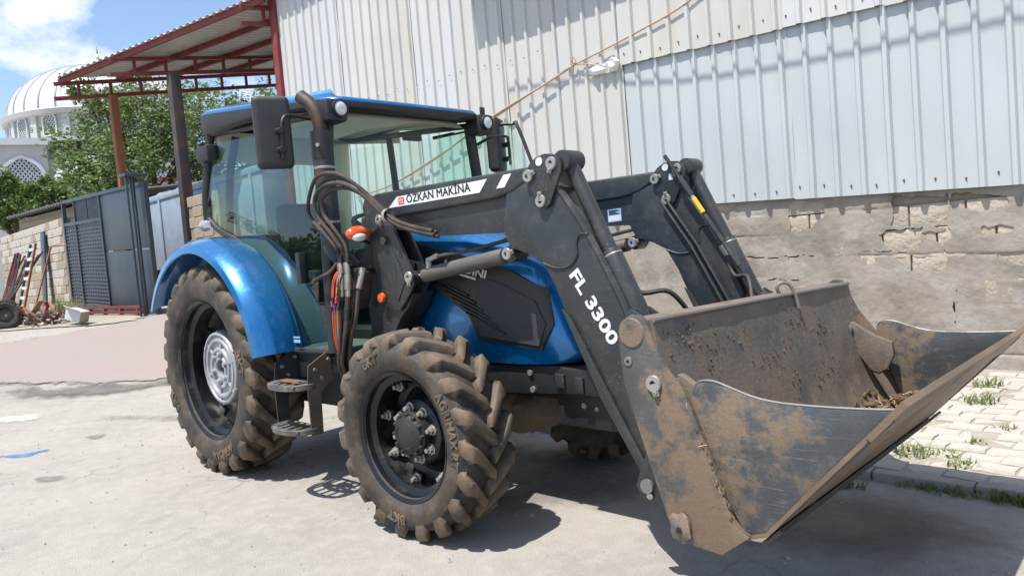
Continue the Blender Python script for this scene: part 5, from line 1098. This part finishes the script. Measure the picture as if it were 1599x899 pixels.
names = [('wood_plank', 'wood', 'weathered plank lying in the scrap pile'), ('rusty_pipe', 'rust_post', 'rusty pipe leaning in the scrap pile'), ('concrete_lump', 'block', 'broken concrete lump in the scrap pile'), ('scrap_bracket', 'red_steel', 'bent red steel piece in the scrap pile'), ('metal_can', 'white_decal', 'dirty white tin in the scrap pile')]
ORD = ['leftmost', 'second from the left', 'third from the left', 'fourth from the left', 'fifth from the left', 'sixth from the left', 'rightmost']
scr = []
for i in range(22):
    nme, mm, lb = names[[0, 1, 2, 1, 3, 4, 0][i % 7]]; x = rs.uniform(-11.6, -9.3); y = .30 + (-9.3 - x) * .10 + rs.uniform(-.3, .4); z = gz(x); a = rs.uniform(0, 6.28); ln = rs.uniform(.25, .75)
    mt = Matrix.Translation((0, 0, .06)) @ Matrix.Rotation(a, 4, 'Z') @ Matrix.Rotation(rs.uniform(-.8, .1), 4, 'Y')
    if nme == 'wood_plank': m = MB().box(0, ln, -.05, .05, -.012, .012, mt)
    elif nme == 'rusty_pipe': m = MB().tube([mt @ Vector((0, 0, 0)), mt @ Vector((ln * 1.2, 0, 0))], .014, 6)
    elif nme == 'concrete_lump': m = lump(MB(), (0, 0, .06), .1, (1.3, .9, .8), i, 8)
    elif nme == 'scrap_bracket': m = MB().prism([(0, 0), (ln * .7, 0), (ln * .7, .15), (ln * .62, .15), (ln * .62, .04), (0, .04)], -.02, .02, lambda a_, b_, c_: mt @ Vector((a_, b_, c_)))
    else: m = MB().lathe([(.005, .0), (.06, .0), (.065, .01), (.06, .02), (.06, .13), (.064, .14), (.055, .14), (.05, .12), (.005, .12)], 14, 'z')
    o = m.build(nme, mm, bevel=.004); o.location = (x, y, z); d = Vector((x, y, z)) - cam.location; scr.append((d.dot(cr) / d.dot(cf), nme, lb, o))
cnt = {}
for _, nme, lb, o in sorted(scr, key=lambda q: q[0]):
    k = cnt.get(nme, 0); cnt[nme] = k + 1; tag(o, lb + ', ' + ORD[min(k, 6)], nme.split('_')[1], 'scrap heap below the block wall')
m = MB()
for k in range(260):
    x = rs.uniform(-12.6, -9.2); y = .34 + (-9.3 - x) * .10 + rs.gauss(0, .22); s_ = rs.uniform(.015, .06); mt = Matrix.Translation((x, y, gz(x) + s_ * .5 + rs.random() ** 3 * .22)) @ Matrix.Rotation(rs.uniform(0, 6), 4, 'Z') @ Matrix.Rotation(rs.uniform(-.6, .6), 4, 'X'); m.box(-s_ * rs.uniform(1, 2.4), s_, -s_ * .7, s_ * .7, -s_ * .35, s_ * .35, mt)
tag(m.build('rubble', 'rubble_mix'), 'small rubble and rubbish heaped below the block wall', None, kind='stuff')
e = tag(jl('scrap_bundle', -13.2, .3), 'bundle of rusty bars and tubes leaning at the left edge', 'scrap')
for k in range(16):
    a = rs.uniform(-.5, .5); MB().tube(cat([(a * .8, rs.uniform(-.2, .2), 0), (a * 1.2, .3, .7), (a, .7 + rs.uniform(-.2, .2), 1.3 + rs.uniform(0, .3))], 3), .02, 5).build('bar', 'dark_post' if k % 3 else 'red_steel', e)
e = empty('frame', cart, (-.75, -.2, 0))
MB().tube([(-.9, 0, .55), (.6, .1, .52)], .03, 8).build('tube', 'alu', e); MB().tube([(-.8, 0, .25), (.3, .1, .3)], .03, 8).build('axle', 'dark_post', e); MB().tube([(.3, .1, .3), (.35, .1, .55)], .025, 8).build('strut', 'alu', e); MB().tube([(-.6, .1, 0), (-.3, .1, .5)], .02, 8).build('leg', 'alu', e)
lump(MB(), (.35, .15, .42), .16, (.7, .5, 1.3), 4, 10).build('sack', 'white_decal', e)
gm = MB(); rs = random.Random(8)
for (x, y, n, h, sp) in ((-10.9, 1.0, 160, .5, .28), (-12.2, 1.2, 120, .5, .3), (-10.2, .6, 60, .3, .2)): tuft(x, y, n, h, sp)
tag(gm.build('weeds', 'grass', recalc=False), 'dry green weeds growing in the scrap by the wall', None, kind='stuff')

# ------------------------------------------------------------------ trees
def tree(name, label, base, trunk_h, clumps, nleaf, ls, mm, seed, group=None):
    rs = random.Random(seed); e = tag(empty(name, None, base), label, 'tree', group); b = Vector(base)
    t = MB(); top = Vector((0, 0, trunk_h)); t.tube(cat([(0, 0, -.2), (.05, .03, trunk_h * .5), top], 4), [.22 - .01 * i for i in range(9)], 9)
    for c_, r_ in clumps:
        q = Vector(c_) - b; mid = top.lerp(q, .5) + Vector((rs.uniform(-.3, .3), rs.uniform(-.3, .3), .2)); t.tube(cat([top - Vector((0, 0, .3)), mid, q], 4), [.11 - .011 * i for i in range(9)], 6)
        for k in range(4):
            d = Vector((rs.gauss(0, 1), rs.gauss(0, 1), rs.gauss(0, .7))).normalized(); t.tube([q, q + d * r_ * .55, q + d * r_ * .95 + Vector((0, 0, .05))], [.028, .018, .006], 5)
    t.build('trunk', 'bark', e)
    L = MB(); tot = sum(r_ ** 2 for _, r_ in clumps)
    for c_, r_ in clumps:
        n = int(nleaf * r_ ** 2 / tot); q = Vector(c_) - b
        subs = []
        for _ in range(26):
            d = Vector((rs.gauss(0, 1), rs.gauss(0, 1), rs.gauss(0, 1))).normalized(); subs.append((q + Vector((d.x * r_, d.y * r_, d.z * r_ * .85)) * rs.uniform(.45, 1.0), r_ * rs.uniform(.2, .42)))
        for _ in range(n):
            c2, r2 = rs.choice(subs); p = c2 + Vector((rs.gauss(0, .5), rs.gauss(0, .5), rs.gauss(0, .45))) * r2
            s_ = ls * rs.uniform(.45, 1.5); u_ = Vector((rs.gauss(0, 1), rs.gauss(0, 1), rs.gauss(0, .6))).normalized(); v_ = u_.cross(Vector((rs.gauss(0, 1), rs.gauss(0, 1), rs.gauss(0, 1)))).normalized(); nn = u_.cross(v_)
            L.add([p - u_ * s_ * .5, p + v_ * s_ * .3 + nn * s_ * .08, p + u_ * s_ * .5, p - v_ * s_ * .3 + nn * s_ * .08], [(0, 1, 2), (0, 2, 3)])
    me = bpy.data.meshes.new('crown'); me.from_pydata([tuple(p) for p in L.v], [], L.f); me.materials.append(MATS[mm]); link('crown', me, e)
    return e
tree('mulberry_tree', 'large green leafy tree standing behind the canopy posts', (-22, 7.0, .85), 2.6,
     [((-22.8, 5.8, 6.2), 1.7), ((-22.0, 7.2, 7.4), 1.9), ((-21.0, 8.8, 7.0), 1.9), ((-23.6, 5.2, 5.5), 1.05), ((-21.6, 7.4, 5.2), 1.9), ((-20.2, 9.6, 5.4), 1.8), ((-19.6, 10.6, 6.6), 1.7), ((-23.4, 6.2, 7.9), 1.1), ((-22.4, 5.8, 4.4), 1.5), ((-19.0, 11.4, 5.3), 1.7), ((-23.6, 5.6, 8.6), .6), ((-22.2, 7.0, 8.9), .6)], 36000, .135, 'leaf', 5)
tree('roadside_tree', 'small light green tree at the left edge below the mosque', (-29, 4.3, .85), 2.8, [((-29.3, 3.8, 5.5), 1.0), ((-28.6, 5.2, 5.4), .8), ((-29.8, 3.2, 6.1), .6), ((-28.2, 6.0, 5.1), .6), ((-29.0, 4.4, 4.9), 1.0)], 8000, .16, 'leaf_b', 6)

for i, (x, y, r_) in enumerate(((-13, -9.5, 1.7), (-17.5, -10.0, 1.9), (-22.5, -12.5, 2.1), (-9.5, -8.6, 1.2), (-28, -15, 2.4))):
    b_ = (x, y, gz(x)); tree('garden_tree', ['round green tree across the street, second nearest the camera', 'round green tree across the street, third nearest the camera', 'round green tree across the street, fourth nearest the camera', 'smallest green tree across the street, nearest the camera', 'largest green tree across the street, farthest from the camera'][i], b_, 1.2, [((x, y, b_[2] + 1.9), r_ * .8), ((x + .9, y - .5, b_[2] + 1.7), r_ * .65), ((x - .9, y + .4, b_[2] + 1.8), r_ * .65)], 2600, .24, 'leaf', 50 + i, 'trees across the street mirrored in the cab door')
# ------------------------------------------------------------------ mosque
MC = Vector((-65.8, 19.8, -.45))
mo = tag(empty('mosque', None, MC), 'white mosque with a ribbed dome and lattice windows behind the trees', 'mosque')
RD = 7.4; ZB = 16.45
prof = [(RD * math.cos(a), ZB + 4.9 * math.sin(a)) for a in [R(q) for q in range(0, 91, 6)]]
dm = MB().lathe(prof, 64, 'z').build('dome', 'dome_lead', mo)
for k in range(32):
    a = 2 * math.pi * k / 32; MB().tube([(math.cos(a) * (r_ + .02), math.sin(a) * (r_ + .02), z + .02) for r_, z in prof[:-1]], .07, 5).build('seam_rib', 'lead_roof', dm)
fi = MB().lathe([(.04, ZB + 4.6), (.3, ZB + 4.8), (.1, ZB + 5.1), (.22, ZB + 5.4), (.06, ZB + 5.7), (.16, ZB + 5.95), (.04, ZB + 6.2), (.1, ZB + 6.4), (.02, ZB + 6.9)], 12, 'z').build('finial', 'finial', mo)
MB().lathe([(RD - .5, 14.1), (RD - .1, 14.1), (RD - .1, ZB - .55), (RD + .35, ZB - .45), (RD + .45, ZB - .1), (RD + .2, ZB + .02), (RD - .5, ZB + .02)], 64, 'z').build('drum', 'mosque', mo)
MB().lathe([(RD + .05, 13.7), (RD + .5, 13.75), (RD + .5, 14.05), (RD + .05, 14.12)], 64, 'z').build('cornice', 'mosque', mo)
def arch_out(w_, h, n=7):
    """pointed arch outline (u, z)"""
    P = [(-w_ / 2, 0), (w_ / 2, 0), (w_ / 2, h * .6)]
    for i in range(1, n): a = R(62) * i / n; P.append((w_ / 2 - w_ * .95 * (1 - math.cos(a)), h * .6 + h * .4 * math.sin(a) / math.sin(R(62))))
    P.append((0, h)); return P + [(-u, z) for u, z in P[2:-1]][::-1]
def lattice_window(par, place, w_, h, step):
    """frame ring, dark recess and a diagonal lattice"""
    f = lambda ol, d0, d1: MB().prism(ol, d0, d1, place)
    win = f(arch_out(w_, h), -.03, .02).build('window', 'lattice_hole', par)
    o1 = [(u * 1.22, z * 1.1 - .12) for u, z in arch_out(w_, h)]; i1 = arch_out(w_, h); n = len(o1)
    m = MB(); vs = [place(u, -.14, z) for u, z in o1] + [place(u, -.14, z) for u, z in i1] + [place(u, .0, z) for u, z in o1] + [place(u, .0, z) for u, z in i1]
    m.add(vs, [(i, (i + 1) % n, (i + 1) % n + n, i + n) for i in range(n)] + [(i, i + 2 * n, (i + 1) % n + 2 * n, (i + 1) % n) for i in range(n)] + [(i + n, (i + 1) % n + n, (i + 1) % n + 3 * n, i + 3 * n) for i in range(n)])
    m.build('frame', 'dome_lead', win)
    m = MB(); ol = arch_out(w_, h)
    for sg in (-1, 1):
        k = -40
        while k < 40:
            pts = []
            for q in range(0, 81):
                z = h * q / 80; u = sg * (z * .75) + k * step
                if inpoly(u, z, ol): pts.append((u, z))
            if len(pts) > 3:
                (u0, z0), (u1, z1) = pts[0], pts[-1]; t = step * .15
                m.add([place(u0 - t, -.06, z0), place(u0 + t, -.06, z0), place(u1 + t, -.06, z1), place(u1 - t, -.06, z1)], [(0, 1, 2, 3)])
            k += 1
    m.build('lattice', 'dome_lead', win, recalc=False)
base_a = math.atan2(-3.1 - MC.y, 5.3 - MC.x)
for k in range(-5, 5):
    a = base_a + R(10) + k * R(21)
    place = lambda u, d, z, a=a: Vector((math.cos(a) * (RD - .1 - d), math.sin(a) * (RD - .1 - d), 14.35 + z)) + Vector((-math.sin(a), math.cos(a), 0)) * u
    lattice_window(mo, place, 1.0, 1.85, .24)
    pa = a + R(10.5); c_ = Vector((math.cos(pa), math.sin(pa), 0)); s_ = Vector((-math.sin(pa), math.cos(pa), 0))
    MB().add([c_ * (RD - .15 + d) + s_ * q + Vector((0, 0, z)) for q in (-.28, .28) for d in (0, .25) for z in (14.1, ZB - .5)], [(0, 1, 3, 2), (4, 6, 7, 5), (0, 2, 6, 4), (1, 5, 7, 3), (0, 4, 5, 1), (2, 3, 7, 6)]).build('pilaster', 'mosque', mo)
# lower prayer hall
fa = base_a; FX = Vector((math.cos(fa), math.sin(fa), 0)); FY = Vector((-math.sin(fa), math.cos(fa), 0))
def hb_(u0, u1, d0, d1, z0, z1): return MB().add([FX * d + FY * u + Vector((0, 0, z)) for u in (u0, u1) for d in (d0, d1) for z in (z0, z1)], [(0, 1, 3, 2), (4, 6, 7, 5), (0, 2, 6, 4), (1, 5, 7, 3), (0, 4, 5, 1), (2, 3, 7, 6)])
hb_(-14, -4.2, -9, 8.2, .6, 13.7).build('hall', 'mosque', mo); hb_(-4.2, 9, -9, 7.4, .6, 12.2).build('hall', 'mosque', mo); hb_(-14.2, -4.0, -9, 8.45, 13.2, 13.72).build('parapet', 'dome_lead', mo)
place = lambda u, d, z: FX * (8.2 - d) + FY * (-5.9 + u) + Vector((0, 0, 8.6 + z))
lattice_window(mo, place, 2.5, 3.6, .3)
place2 = lambda u, d, z: FX * (8.2 - d) + FY * (-11.0 + u) + Vector((0, 0, 8.6 + z))
lattice_window(mo, place2, 2.5, 3.6, .3)
m = MB().lathe([(.05, 11.6), (1.2, 11.35), (2.2, 10.6), (2.7, 9.6), (2.8, 9.3)], 8, 'z'); m.v = [p + FX * 13 + FY * -1.2 for p in m.v]; m.build('porch_roof', 'lead_roof', mo)
hb_(-4.2, 4, 10.2, 15.6, .6, 9.2).build('porch', 'mosque', mo); hb_(-4.4, 4.2, 10.0, 15.9, 9.2, 9.5).build('porch_eave', 'red_steel', mo)
